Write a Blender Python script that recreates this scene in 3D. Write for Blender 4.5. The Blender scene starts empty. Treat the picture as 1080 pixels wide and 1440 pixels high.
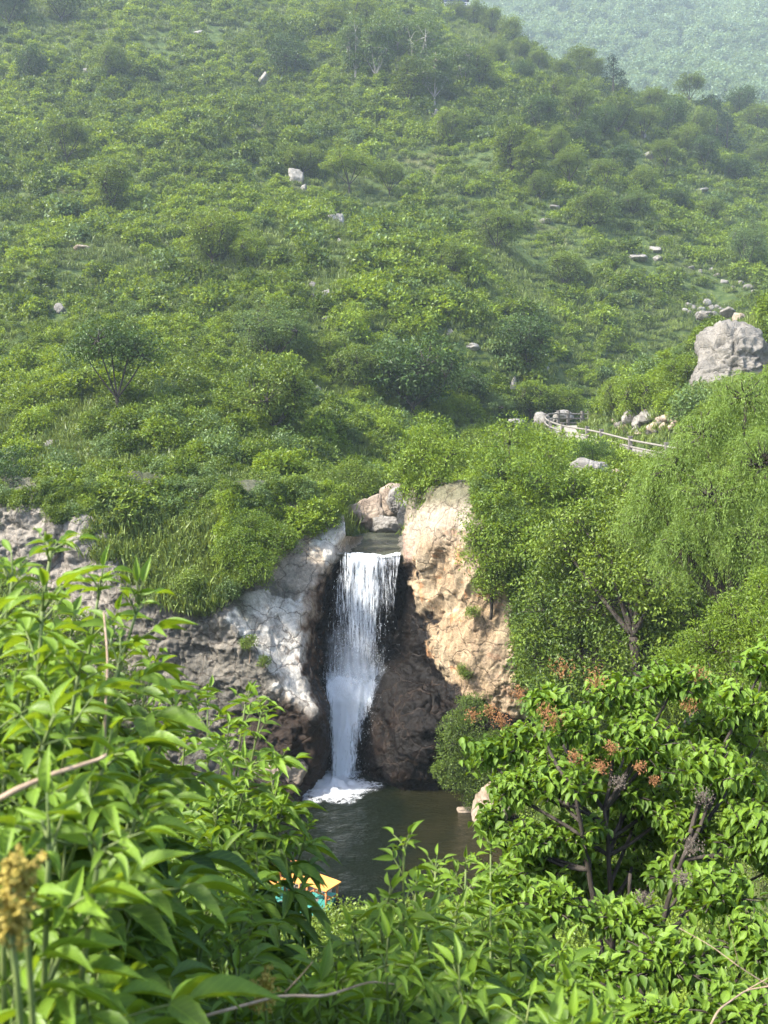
import bpy, math, random
import numpy as np
from mathutils import Vector

# ------------------------------------------------------------------ camera, sky, sun, exposure
scene = bpy.context.scene
COL = scene.collection
F_PX, HORIZON, EYE = 1247.0, 640.0, 13.5          # lens in photo pixels, horizon row, eye height above the pool
PITCH = math.atan((720 - HORIZON) / F_PX)
cam_d = bpy.data.cameras.new('camera')
cam = bpy.data.objects.new('camera', cam_d)
COL.objects.link(cam)
cam.location = (0, 0, EYE)
cam.rotation_euler = (math.pi / 2 - PITCH, 0, 0)
cam_d.sensor_fit = 'VERTICAL'
cam_d.sensor_height = 36.0
cam_d.lens = 36.0 * F_PX / 1440.0
cam_d.clip_start = 0.05
cam_d.clip_end = 3000
cam_d.dof.use_dof = True
cam_d.dof.focus_distance = 30.0
cam_d.dof.aperture_fstop = 8.0
scene.camera = cam
scene.render.resolution_x, scene.render.resolution_y = 768, 1024

SUN_EL, SUN_AZ = math.radians(47), math.radians(-115)    # azimuth clockwise from +Y; the sun is to the left, a little behind
world = bpy.data.worlds.new("World")
scene.world = world
world.use_nodes = True
wn = world.node_tree
wn.nodes.clear()
wo = wn.nodes.new('ShaderNodeOutputWorld')
bg = wn.nodes.new('ShaderNodeBackground')
sk = wn.nodes.new('ShaderNodeTexSky')
sk.sky_type = 'NISHITA'
sk.sun_disc = False
sk.sun_elevation = SUN_EL
sk.sun_rotation = SUN_AZ
sk.dust_density = 2.0
bg.inputs[1].default_value = 0.15
wn.links.new(sk.outputs[0], bg.inputs[0])
wn.links.new(bg.outputs[0], wo.inputs[0])
sd = bpy.data.lights.new('sun', 'SUN')
sd.energy = 3.2
sd.angle = math.radians(4.0)
sd.color = (1.0, 0.955, 0.86)
sun = bpy.data.objects.new('sun', sd)
COL.objects.link(sun)
sdir = Vector((math.sin(SUN_AZ) * math.cos(SUN_EL), math.cos(SUN_AZ) * math.cos(SUN_EL), math.sin(SUN_EL)))
sun.rotation_euler = sdir.to_track_quat('Z', 'Y').to_euler()
sun.location = (0, 0, 60)
scene.view_settings.view_transform = 'Standard'
scene.view_settings.look = 'None'
scene.view_settings.exposure = 1.85
scene.view_settings.gamma = 1.0
scene.cycles.use_denoising = True
scene.cycles.max_bounces = 6
scene.cycles.diffuse_bounces = 3
scene.cycles.glossy_bounces = 2
scene.cycles.transmission_bounces = 4
scene.cycles.transparent_max_bounces = 16
scene.cycles.volume_bounces = 0
scene.cycles.sample_clamp_indirect = 6
scene.cycles.use_adaptive_sampling = True
scene.cycles.adaptive_threshold = 0.02

R = np.random.RandomState(7)
random.seed(7)


def P(u, v, d):
    """world point seen at photo pixel (u, v) at horizontal distance d"""
    u, v, d = np.broadcast_arrays(np.asarray(u, float), np.asarray(v, float), np.asarray(d, float))
    a, b = (u - 540) / F_PX, (720 - v) / F_PX
    cp, sp = math.cos(PITCH), math.sin(PITCH)
    dy, dz = cp + b * sp, -sp + b * cp
    return np.stack([a / dy * d, d, EYE + dz / dy * d], -1)


def project(p):
    p = np.asarray(p, float)
    cp, sp = math.cos(PITCH), math.sin(PITCH)
    y, z = p[..., 1], p[..., 2] - EYE
    w = y * cp - z * sp
    w = np.where(np.abs(w) < 1e-3, 1e-3, w)
    return 540 + F_PX * p[..., 0] / w, 720 - F_PX * (y * sp + z * cp) / w, w


# ------------------------------------------------------------------ noise
def h3(i, j, k, s=0):
    i, j, k = (a.astype(np.int64) for a in (i, j, k))
    n = (i * 374761393 + j * 668265263 + k * 2147483647 + s * 974634777) & 0xFFFFFFFF
    n = ((n ^ (n >> 13)) * 1274126177) & 0xFFFFFFFF
    n = ((n ^ (n >> 16)) * 2246822519) & 0xFFFFFFFF
    return ((n ^ (n >> 15)) & 0xFFFFFF) / float(0xFFFFFF)


def vnoise(p, s=0):
    p = np.asarray(p, float)
    f = np.floor(p)
    t = p - f
    t = t * t * t * (t * (t * 6 - 15) + 10)
    r = 0
    for a in (0, 1):
        for b in (0, 1):
            for c in (0, 1):
                w = (t[..., 0] if a else 1 - t[..., 0]) * (t[..., 1] if b else 1 - t[..., 1]) * (t[..., 2] if c else 1 - t[..., 2])
                r = r + w * h3(f[..., 0] + a, f[..., 1] + b, f[..., 2] + c, s)
    return r * 2 - 1


def fbm(p, octv=4, s=0, gain=0.5):
    r, a, q = 0, 1.0, np.asarray(p, float)
    for o in range(octv):
        r = r + a * vnoise(q, s + o * 17)
        q = q * 2.03 + 11.3
        a *= gain
    return r


def ridged(p, octv=4, s=0):
    r, a, q = 0, 1.0, np.asarray(p, float)
    for o in range(octv):
        r = r + a * (1 - 2 * np.abs(vnoise(q, s + o * 13)))
        q = q * 2.1 + 5.7
        a *= 0.5
    return r


def worley(p, s=0):
    p = np.asarray(p, float)
    f = np.floor(p)
    d1 = np.full(p.shape[:-1], 9.0)
    d2 = d1.copy()
    cid = np.zeros(p.shape[:-1])
    for a in (-1, 0, 1):
        for b in (-1, 0, 1):
            for c in (-1, 0, 1):
                g = f + np.array([a, b, c])
                o = np.stack([h3(g[..., 0], g[..., 1], g[..., 2], s + m) for m in (1, 2, 3)], -1)
                d = np.sqrt(((g + o - p) ** 2).sum(-1))
                hid = h3(g[..., 0], g[..., 1], g[..., 2], s + 9)
                near = d < d1
                d2 = np.where(near, d1, np.minimum(d2, d))
                cid = np.where(near, hid, cid)
                d1 = np.minimum(d, d1)
    return d1, d2, cid


def sstep(a, b, x):
    t = np.clip((np.asarray(x, float) - a) / (b - a), 0, 1)
    return t * t * (3 - 2 * t)


def unit(v):
    return v / np.maximum(np.linalg.norm(v, axis=-1, keepdims=True), 1e-9)


# ------------------------------------------------------------------ objects
def tag(o, label=None, cat=None, group=None, kind=None):
    if label: o['label'] = label
    if cat: o['category'] = cat
    if group: o['group'] = group
    if kind: o['kind'] = kind
    return o


def link(name, mesh, mats=None, parent=None):
    o = bpy.data.objects.new(name, mesh)
    COL.objects.link(o)
    if mats and not len(mesh.materials):
        for m in (mats if isinstance(mats, (list, tuple)) else [mats]):
            mesh.materials.append(m)
    if parent: o.parent = parent
    return o


def empty(name, loc, label, cat, group=None, rz=0.0):
    o = bpy.data.objects.new(name, None)
    o.empty_display_size = 0.2
    COL.objects.link(o)
    o.location = loc
    o.rotation_euler = (0, 0, rz)
    return tag(o, label, cat, group)


def copy_tree(o, parent=None):
    c = o.copy()
    COL.objects.link(c)
    c.parent = parent
    for ch in list(o.children):
        copy_tree(ch, c)
    return c


def quads(name, V, F, tone=None, uv=None, smooth=False, cols=None, extra=None):
    m = bpy.data.meshes.new(name)
    V = np.ascontiguousarray(V, np.float32)
    F = np.ascontiguousarray(F, np.int32)
    k = F.shape[1]
    m.vertices.add(len(V)); m.vertices.foreach_set('co', V.ravel())
    m.loops.add(F.size); m.loops.foreach_set('vertex_index', F.ravel())
    m.polygons.add(len(F)); m.polygons.foreach_set('loop_start', np.arange(len(F), dtype=np.int32) * k)
    m.polygons.foreach_set('use_smooth', np.full(len(F), smooth))
    m.update(calc_edges=True)
    if tone is not None:
        a = m.attributes.new('tone', 'FLOAT', 'POINT')
        a.data.foreach_set('value', np.ascontiguousarray(tone, np.float32))
    if extra:
        for kk, vv in extra.items():
            a = m.attributes.new(kk, 'FLOAT', 'POINT')
            a.data.foreach_set('value', np.ascontiguousarray(vv, np.float32))
    if uv is not None:
        l = m.uv_layers.new(name='UVMap')
        l.data.foreach_set('uv', np.ascontiguousarray(uv[F.ravel()], np.float32).ravel())
    if cols is not None:
        a = m.attributes.new('col', 'FLOAT_COLOR', 'POINT')
        c4 = np.concatenate([cols, np.ones((len(cols), 1))], 1)
        a.data.foreach_set('color', np.ascontiguousarray(c4, np.float32).ravel())
    return m


class MB:
    def __init__(s): s.V, s.F, s.T, s.U, s.n = [], [], [], [], 0
    def add(s, V, F, tone=0.5, uv=None):
        V = np.asarray(V, float)
        s.V.append(V); s.F.append(np.asarray(F) + s.n); s.n += len(V)
        s.T.append(np.broadcast_to(tone, (len(V),)))
        s.U.append(np.zeros((len(V), 2)) if uv is None else uv)
    def mesh(s, name, smooth=False):
        return quads(name, np.concatenate(s.V), np.concatenate(s.F), np.concatenate(s.T), np.concatenate(s.U), smooth)
    def tube(s, pts, rad, sides=6, tone=0.5, wob=0.0):
        pts = np.asarray(pts, float)
        rad = np.broadcast_to(rad, (len(pts),))
        t = unit(np.gradient(pts, axis=0))
        ref = np.array([0, 0, 1.0]) if abs(t[0, 2]) < 0.9 else np.array([1.0, 0, 0])
        a = unit(np.cross(t, ref)); b = np.cross(t, a)
        ang = np.linspace(0, 2 * math.pi, sides, endpoint=False)
        ring = a[:, None] * np.cos(ang)[None, :, None] + b[:, None] * np.sin(ang)[None, :, None]
        rr = rad[:, None, None] * (1 + wob * R.uniform(-1, 1, (len(pts), sides, 1)))
        V = (pts[:, None] + ring * rr).reshape(-1, 3)
        i = np.arange(len(pts) - 1)[:, None] * sides; j = np.arange(sides)[None]; k = (j + 1) % sides
        F = np.stack([i + j, i + k, i + sides + k, i + sides + j], -1).reshape(-1, 4)
        n = len(V)
        V = np.concatenate([V, pts[[0, -1]]])
        j = np.arange(0, sides, 2); e = (len(pts) - 1) * sides
        cap = [[n, (q + 2) % sides, (q + 1) % sides, q] for q in j] + [[n + 1, e + q, e + (q + 1) % sides, e + (q + 2) % sides] for q in j]
        F = np.concatenate([F, np.array(cap)])
        s.add(V, F, tone)
        return s
    def box(s, c, dim, rz=0.0, ax=None, tone=0.5):
        d = np.array(dim) / 2
        v = np.array([[x, y, z] for x in (-1, 1) for y in (-1, 1) for z in (-1, 1)]) * d
        if ax is None:
            cs, sn = math.cos(rz), math.sin(rz)
            v = v @ np.array([[cs, sn, 0], [-sn, cs, 0], [0, 0, 1]])
        else:
            v = v @ np.array(ax)
        F = [[0, 1, 3, 2], [4, 6, 7, 5], [0, 4, 5, 1], [2, 3, 7, 6], [0, 2, 6, 4], [1, 5, 7, 3]]
        s.add(v + np.array(c), F, tone)
        return s


def bevel(o, w, seg=2):
    m = o.modifiers.new('bevel', 'BEVEL'); m.width = w; m.segments = seg
    return o


# ------------------------------------------------------------------ leaf templates
KITE = (np.array([[0, 0, 0], [0.45, 0.5, 0.07], [1, 0, -0.08], [0.45, -0.5, 0.07]]), np.array([[0, 1, 2, 3]]))


def leaf_tmpl(rows, curve=0.2, fold=0.15, serr=0.0):
    V, F = [], []
    for i, (t, w) in enumerate(rows):
        h = -curve * t * t
        ws = w * (1 + (serr if i % 2 else -serr))
        V += [[t, -ws, h + fold * w], [t, 0, h], [t, ws, h + fold * w]]
    for i in range(len(rows) - 1):
        a = 3 * i
        F += [[a, a + 1, a + 4, a + 3], [a + 1, a + 2, a + 5, a + 4]]
    return np.array(V), np.array(F)


LEAF_O = leaf_tmpl([(0, .02), (.12, .28), (.35, .5), (.62, .42), (.85, .17), (1, .0)], 0.25, 0.35)
_t = np.linspace(0, 1, 15)
LEAF_E = leaf_tmpl([(t, 0.5 * max(0.0, math.sin(math.pi * t ** 0.8)) ** 1.05 * (1 - 0.3 * t) * 1.18) for t in _t], 0.28, 0.3, 0.05)
LEAF_S = leaf_tmpl([(t, 0.5 * max(0.0, math.sin(math.pi * t ** 0.8)) ** 1.05 * (1 - 0.3 * t) * 1.18) for t in np.linspace(0, 1, 6)], 0.28, 0.3)


def leaves(pos, d, n, L, W, tone, tm=KITE):
    d = unit(d); n = n - (n * d).sum(-1, keepdims=True) * d; n = unit(n)
    s = np.cross(d, n)
    N = len(pos)
    L = np.broadcast_to(L, (N,)); W = np.broadcast_to(W, (N,))
    tv, tf = tm
    k = len(tv)
    V = (pos[:, None] + d[:, None] * (tv[None, :, 0:1] * L[:, None, None]) + s[:, None] * (tv[None, :, 1:2] * W[:, None, None])
         + n[:, None] * (tv[None, :, 2:3] * L[:, None, None]))
    F = tf[None] + (np.arange(N) * k)[:, None, None]
    T = np.repeat(np.broadcast_to(tone, (N,)), k)
    U = np.tile(tv[:, :2] + np.array([0, 0.5]), (N, 1))
    return V.reshape(-1, 3), F.reshape(-1, tf.shape[1]), T, U


def rdir(n, rs=R):
    return unit(rs.normal(size=(n, 3)))


# ------------------------------------------------------------------ materials
def mat(name):
    m = bpy.data.materials.new(name)
    m.use_nodes = True
    nt = m.node_tree
    nt.nodes.clear()
    out = nt.nodes.new('ShaderNodeOutputMaterial')
    return m, nt, out


def N(nt, typ, **kw):
    n = nt.nodes.new(typ)
    for k, v in kw.items():
        if k == 'ins':
            for kk, vv in v.items():
                if isinstance(vv, bpy.types.NodeSocket): nt.links.new(vv, n.inputs[kk])
                else: n.inputs[kk].default_value = vv
        else: setattr(n, k, v)
    return n


def math_n(nt, op, a, b=0.0, clamp=False):
    n = nt.nodes.new('ShaderNodeMath'); n.operation = op; n.use_clamp = clamp
    for i, x in enumerate((a, b)):
        if isinstance(x, bpy.types.NodeSocket): nt.links.new(x, n.inputs[i])
        else: n.inputs[i].default_value = x
    return n.outputs[0]


def mixc(nt, f, a, b, mode='MIX'):
    n = nt.nodes.new('ShaderNodeMix'); n.data_type = 'RGBA'; n.blend_type = mode
    for i, x in ((0, f), (6, a), (7, b)):
        if isinstance(x, bpy.types.NodeSocket): nt.links.new(x, n.inputs[i])
        elif i == 0: n.inputs[0].default_value = x
        else: n.inputs[i].default_value = (*x, 1.0)
    return n.outputs[2]


def ramp(nt, f, stops):
    n = nt.nodes.new('ShaderNodeValToRGB')
    nt.links.new(f, n.inputs[0])
    e = n.color_ramp.elements
    while len(e) < len(stops): e.new(0.5)
    for q, (p, c) in zip(e, stops):
        q.position = p
        q.color = (*c, 1) if not isinstance(c, (int, float)) else (c, c, c, 1)
    return n.outputs[0]


def noise_n(nt, vec, scale, detail=4, rough=0.55, dist=0.0):
    n = nt.nodes.new('ShaderNodeTexNoise')
    n.inputs['Scale'].default_value = scale; n.inputs['Detail'].default_value = detail
    n.inputs['Roughness'].default_value = rough; n.inputs['Distortion'].default_value = dist
    if vec is not None: nt.links.new(vec, n.inputs['Vector'])
    return n.outputs[0]


def leaf_mat(name, dark, light, trans=0.35, veins=False, rough=0.45, var=0.5, spec=0.35):
    m, nt, out = mat(name)
    at = N(nt, 'ShaderNodeAttribute', attribute_name='tone').outputs['Fac']
    oi = N(nt, 'ShaderNodeObjectInfo').outputs['Random']
    f = math_n(nt, 'ADD', at, math_n(nt, 'MULTIPLY', math_n(nt, 'SUBTRACT', oi, 0.5), var), True)
    c = mixc(nt, f, dark, light)
    if veins:
        uv = N(nt, 'ShaderNodeTexCoord').outputs['UV']
        sx = N(nt, 'ShaderNodeSeparateXYZ', ins={0: uv})
        a = math_n(nt, 'ABSOLUTE', math_n(nt, 'SUBTRACT', sx.outputs[1], 0.5))
        mid = math_n(nt, 'LESS_THAN', a, 0.022)
        ph = math_n(nt, 'SINE', math_n(nt, 'MULTIPLY', math_n(nt, 'SUBTRACT', sx.outputs[0], math_n(nt, 'MULTIPLY', a, 0.55)), 62.0))
        side = math_n(nt, 'MULTIPLY', math_n(nt, 'POWER', math_n(nt, 'MAXIMUM', ph, 0.0), 6.0), 0.35)
        v = math_n(nt, 'MAXIMUM', math_n(nt, 'MULTIPLY', mid, 0.8), side)
        geo = N(nt, 'ShaderNodeNewGeometry')
        blot = noise_n(nt, geo.outputs['Position'], 60, 3)
        c = mixc(nt, math_n(nt, 'MULTIPLY', blot, 0.35), c, dark)
        spots = noise_n(nt, geo.outputs['Position'], 38, 5, 0.75)
        c = mixc(nt, ramp(nt, spots, [(0.66, 0.0), (0.71, 0.8)]), c, (0.16, 0.11, 0.03))
        c = mixc(nt, math_n(nt, 'MULTIPLY', v, 0.5), c, tuple(min(1, x * 1.5 + 0.02) for x in light))
        bmp = N(nt, 'ShaderNodeBump', ins={'Strength': 0.5, 'Distance': 0.002, 'Height': math_n(nt, 'ADD', math_n(nt, 'MULTIPLY', v, -1.0), math_n(nt, 'MULTIPLY', blot, 0.5))}).outputs[0]
    pr = N(nt, 'ShaderNodeBsdfPrincipled', ins={'Base Color': c, 'Roughness': rough, 'Specular IOR Level': spec})
    tl = N(nt, 'ShaderNodeBsdfTranslucent', ins={'Color': mixc(nt, 1.0, c, (1.5, 1.25, 0.5), 'MULTIPLY')})
    if veins: nt.links.new(bmp, pr.inputs['Normal'])
    mx = N(nt, 'ShaderNodeMixShader', ins={0: trans, 1: pr.outputs[0], 2: tl.outputs[0]})
    nt.links.new(mx.outputs[0], out.inputs[0])
    return m


def simple_mat(name, c1, c2, scale=8, rough=0.8, bump=0.3, bdist=0.02, stretch=None, spec=0.3):
    m, nt, out = mat(name)
    tc = N(nt, 'ShaderNodeTexCoord').outputs['Object']
    if stretch:
        tc = N(nt, 'ShaderNodeMapping', ins={0: tc, 3: stretch}).outputs[0]
    n1 = noise_n(nt, tc, scale, 6, 0.6)
    c = ramp(nt, n1, [(0.3, c1), (0.7, c2)])
    b = N(nt, 'ShaderNodeBump', ins={'Strength': bump, 'Distance': bdist, 'Height': noise_n(nt, tc, scale * 3, 5, 0.65)}).outputs[0]
    pr = N(nt, 'ShaderNodeBsdfPrincipled', ins={'Base Color': c, 'Roughness': rough, 'Normal': b, 'Specular IOR Level': spec})
    nt.links.new(pr.outputs[0], out.inputs[0])
    return m


M_SCRUB = leaf_mat('scrub_leaf', (0.045, 0.084, 0.008), (0.225, 0.325, 0.026), 0.36, var=0.55)
M_HERB = leaf_mat('herb_leaf', (0.06, 0.095, 0.018), (0.18, 0.24, 0.045), 0.25, var=0.8)
M_TREE = leaf_mat('tree_leaf', (0.050, 0.092, 0.012), (0.195, 0.275, 0.030), 0.3, var=0.3)
M_DARK = leaf_mat('dark_tree_leaf', (0.026, 0.058, 0.012), (0.085, 0.15, 0.028), 0.25, var=0.2)
M_PALE = leaf_mat('pale_tree_leaf', (0.065, 0.115, 0.034), (0.165, 0.25, 0.07), 0.3, var=0.25)
M_LIME = leaf_mat('lime_tree_leaf', (0.075, 0.135, 0.013), (0.21, 0.30, 0.026), 0.35, var=0.2)
M_FARW = leaf_mat('far_wood_hazed_leaf', (0.10, 0.165, 0.085), (0.22, 0.32, 0.18), 0.3, var=0.4)  # paler, bluer leaf colour paints in part of the distance haze
M_CONIF = leaf_mat('conifer_needle', (0.016, 0.040, 0.018), (0.04, 0.08, 0.032), 0.1, var=0.2)
M_WILLOW = leaf_mat('willow_leaf', (0.080, 0.14, 0.022), (0.22, 0.32, 0.06), 0.35, var=0.0)
M_DOG = leaf_mat('oval_leaf', (0.046, 0.105, 0.012), (0.195, 0.315, 0.030), 0.38, veins=True, rough=0.5, var=0.0)
M_ELDER = leaf_mat('elder_leaf', (0.035, 0.080, 0.017), (0.19, 0.31, 0.024), 0.38, veins=True, rough=0.46, var=0.0)
M_BARK = simple_mat('bark', (0.022, 0.018, 0.014), (0.07, 0.057, 0.045), 20, 0.9, 0.6, 0.01, (1, 1, 0.3))
M_PBARK = simple_mat('pale_bark', (0.22, 0.20, 0.17), (0.42, 0.39, 0.33), 10, 0.85, 0.5, 0.02, (1, 1, 0.3))
M_STEM = simple_mat('green_stem', (0.075, 0.12, 0.03), (0.16, 0.19, 0.06), 30, 0.6, 0.2, 0.002)
M_TWIG = simple_mat('dry_twig', (0.22, 0.15, 0.10), (0.42, 0.31, 0.22), 40, 0.8, 0.4, 0.002)
M_SEED = simple_mat('dry_seed', (0.19, 0.085, 0.035), (0.33, 0.165, 0.065), 60, 0.7, 0.1, 0.002)
M_GREYSEED = simple_mat('grey_seed', (0.07, 0.055, 0.045), (0.17, 0.14, 0.11), 60, 0.8, 0.1, 0.002)
M_YELLOW = simple_mat('yellow_flower', (0.22, 0.16, 0.025), (0.42, 0.34, 0.07), 80, 0.6, 0.2, 0.002)
M_WOOD = simple_mat('orange_wood', (0.58, 0.24, 0.05), (0.80, 0.42, 0.12), 9, 0.5, 0.2, 0.004, (0.3, 3, 3))
M_LOG = simple_mat('red_log', (0.42, 0.14, 0.05), (0.62, 0.26, 0.10), 14, 0.6, 0.3, 0.004)
M_TEAL = simple_mat('teal_paint', (0.03, 0.20, 0.17), (0.09, 0.33, 0.27), 5, 0.55, 0.2, 0.004)
M_CONC = simple_mat('path_concrete', (0.20, 0.18, 0.15), (0.30, 0.275, 0.235), 2.0, 0.9, 0.4, 0.02)
M_RAIL = simple_mat('fence_concrete', (0.15, 0.135, 0.115), (0.25, 0.23, 0.195), 6, 0.85, 0.4, 0.01)
M_POST = simple_mat('fence_post', (0.11, 0.10, 0.09), (0.19, 0.17, 0.15), 6, 0.85, 0.4, 0.01)
M_STEEL = simple_mat('dark_steel', (0.05, 0.06, 0.08), (0.09, 0.10, 0.13), 3, 0.5, 0.1, 0.01)
M_PAINT = simple_mat('white_railing', (0.55, 0.56, 0.58), (0.7, 0.7, 0.72), 3, 0.5, 0.1, 0.01)
M_GLASS = simple_mat('dark_glass', (0.02, 0.03, 0.04), (0.04, 0.05, 0.06), 1, 0.1, 0.0, 0.01, spec=0.8)


def rock_mat(name, c1, c2, c3, scale=1.0, lichen=0.3):
    m, nt, out = mat(name)
    tc = N(nt, 'ShaderNodeTexCoord').outputs['Object']
    a = noise_n(nt, tc, 1.6 * scale, 8, 0.65)
    b = noise_n(nt, tc, 9 * scale, 6, 0.7)
    c = mixc(nt, ramp(nt, a, [(0.35, 0.0), (0.65, 1.0)]), c1, c2)
    c = mixc(nt, ramp(nt, b, [(0.5, 0.0), (0.72, lichen * 2)]), c, c3)
    v = N(nt, 'ShaderNodeTexVoronoi', feature='DISTANCE_TO_EDGE', ins={'Scale': 1.1 * scale, 'Vector': tc}).outputs[0]
    crack = ramp(nt, v, [(0.0, 0.0), (0.035, 1.0)])
    hgt = math_n(nt, 'ADD', math_n(nt, 'MULTIPLY', b, 0.6), math_n(nt, 'MULTIPLY', crack, 0.35))
    bm = N(nt, 'ShaderNodeBump', ins={'Strength': 0.9, 'Distance': 0.10 / scale, 'Height': hgt}).outputs[0]
    pr = N(nt, 'ShaderNodeBsdfPrincipled', ins={'Base Color': c, 'Roughness': 0.85, 'Normal': bm, 'Specular IOR Level': 0.25})
    nt.links.new(pr.outputs[0], out.inputs[0])
    return m


M_ROCK = rock_mat('pale_rock', (0.18, 0.165, 0.145), (0.31, 0.29, 0.26), (0.11, 0.095, 0.08))
M_ROCKB = rock_mat('brown_rock', (0.20, 0.15, 0.11), (0.38, 0.31, 0.24), (0.12, 0.09, 0.07))
M_ROCKG = rock_mat('grey_rock', (0.13, 0.12, 0.105), (0.24, 0.22, 0.19), (0.07, 0.065, 0.06), 0.8, 0.5)
M_ROCKT = rock_mat('tan_rock', (0.27, 0.20, 0.14), (0.38, 0.32, 0.25), (0.16, 0.12, 0.08))

# cliff: vertex colour holds minerals, wet rock and a painted shadow, wetness lowers roughness
m, nt, out = mat('cliff_rock')
tc = N(nt, 'ShaderNodeTexCoord').outputs['Object']
vc = N(nt, 'ShaderNodeAttribute', attribute_name='col').outputs['Color']
wet = N(nt, 'ShaderNodeAttribute', attribute_name='wet').outputs['Fac']
n1 = noise_n(nt, tc, 3.0, 9, 0.68)
n2 = noise_n(nt, tc, 16.0, 6, 0.7)
n3 = noise_n(nt, N(nt, 'ShaderNodeMapping', ins={0: tc, 3: (4.0, 4.0, 0.7)}).outputs[0], 1.6, 6, 0.65, 0.6)
c = mixc(nt, 0.75, vc, ramp(nt, n1, [(0.30, 0.45), (0.48, 0.85), (0.68, 1.15)]), 'MULTIPLY')
c = mixc(nt, 0.55, c, ramp(nt, n2, [(0.35, 0.55), (0.55, 1.05)]), 'MULTIPLY')
c = mixc(nt, 0.5, c, ramp(nt, noise_n(nt, tc, 48.0, 3, 0.7), [(0.35, 0.45), (0.6, 1.1)]), 'MULTIPLY')
c = mixc(nt, 0.62, c, ramp(nt, n3, [(0.35, 0.5), (0.6, 1.15)]), 'MULTIPLY')
vv = N(nt, 'ShaderNodeTexVoronoi', feature='DISTANCE_TO_EDGE', ins={'Scale': 0.75, 'Vector': N(nt, 'ShaderNodeVectorMath', operation='ADD', ins={0: tc, 1: N(nt, 'ShaderNodeVectorMath', operation='SCALE', ins={0: N(nt, 'ShaderNodeTexNoise', ins={'Vector': tc, 'Scale': 1.3, 'Detail': 6.0}).outputs[1], 3: 0.9}).outputs[0]}).outputs[0]}).outputs[0]
crack = ramp(nt, vv, [(0.0, 0.0), (0.018, 0.5), (0.04, 1.0)])
c = mixc(nt, ramp(nt, crack, [(0.0, 0.75), (0.6, 0.0)]), c, (0.05, 0.035, 0.025))
hg = math_n(nt, 'ADD', math_n(nt, 'ADD', math_n(nt, 'MULTIPLY', n1, 1.3), math_n(nt, 'MULTIPLY', n2, 0.35)), math_n(nt, 'MULTIPLY', crack, 0.3))
bm = N(nt, 'ShaderNodeBump', ins={'Strength': 1.0, 'Distance': 0.09, 'Height': hg}).outputs[0]
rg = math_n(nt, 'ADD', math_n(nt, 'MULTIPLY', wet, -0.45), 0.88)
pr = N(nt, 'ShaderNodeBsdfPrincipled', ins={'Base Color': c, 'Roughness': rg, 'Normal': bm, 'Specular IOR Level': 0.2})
nt.links.new(pr.outputs[0], out.inputs[0])
M_CLIFF = m

# soil, dry grass and moss under the scrub
m, nt, out = mat('hill_soil')
tc = N(nt, 'ShaderNodeTexCoord').outputs['Object']
a = noise_n(nt, tc, 0.06, 6, 0.6)
b = noise_n(nt, tc, 0.9, 8, 0.7)
c = mixc(nt, ramp(nt, b, [(0.4, 0.0), (0.6, 1.0)]), (0.035, 0.06, 0.014), (0.085, 0.115, 0.035))
c = mixc(nt, ramp(nt, a, [(0.56, 0.0), (0.70, 0.5)]), c, (0.14, 0.11, 0.06))
bm = N(nt, 'ShaderNodeBump', ins={'Strength': 0.8, 'Distance': 0.3, 'Height': b}).outputs[0]
pr = N(nt, 'ShaderNodeBsdfPrincipled', ins={'Base Color': c, 'Roughness': 0.95, 'Normal': bm, 'Specular IOR Level': 0.1})
nt.links.new(pr.outputs[0], out.inputs[0])
M_SOIL = m
M_GRAVEL = simple_mat('shore_gravel', (0.13, 0.11, 0.09), (0.30, 0.27, 0.23), 22, 0.9, 0.8, 0.03)


def water_mat(name, deep, shallow, bscale, bstr, rough=0.06):
    m, nt, out = mat(name)
    tc = N(nt, 'ShaderNodeTexCoord').outputs['Object']
    a = noise_n(nt, tc, 0.45, 4, 0.6)
    sx = N(nt, 'ShaderNodeSeparateXYZ', ins={0: tc})
    g = math_n(nt, 'ADD', math_n(nt, 'MULTIPLY', sx.outputs[0], 0.10), math_n(nt, 'MULTIPLY', a, 0.7))
    c = mixc(nt, ramp(nt, g, [(0.38, 0.0), (0.8, 1.0)]), deep, shallow)
    mp = N(nt, 'ShaderNodeMapping', ins={0: tc, 3: (1.0, 1.6, 1.0)}).outputs[0]
    w = math_n(nt, 'ADD', noise_n(nt, mp, bscale, 3, 0.6, 0.4), math_n(nt, 'MULTIPLY', noise_n(nt, mp, bscale * 3.3, 3, 0.6), 0.45))
    bm = N(nt, 'ShaderNodeBump', ins={'Strength': bstr, 'Distance': 0.12, 'Height': w}).outputs[0]
    pr = N(nt, 'ShaderNodeBsdfPrincipled', ins={'Base Color': c, 'Roughness': rough, 'Normal': bm, 'Specular IOR Level': 0.36, 'IOR': 1.33})
    nt.links.new(pr.outputs[0], out.inputs[0])
    return m


M_POOL = water_mat('pool_water', (0.005, 0.008, 0.003), (0.026, 0.022, 0.008), 3.6, 0.75)
M_CREEK = water_mat('creek_water', (0.07, 0.075, 0.05), (0.14, 0.13, 0.09), 5.0, 0.9, 0.15)


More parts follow.
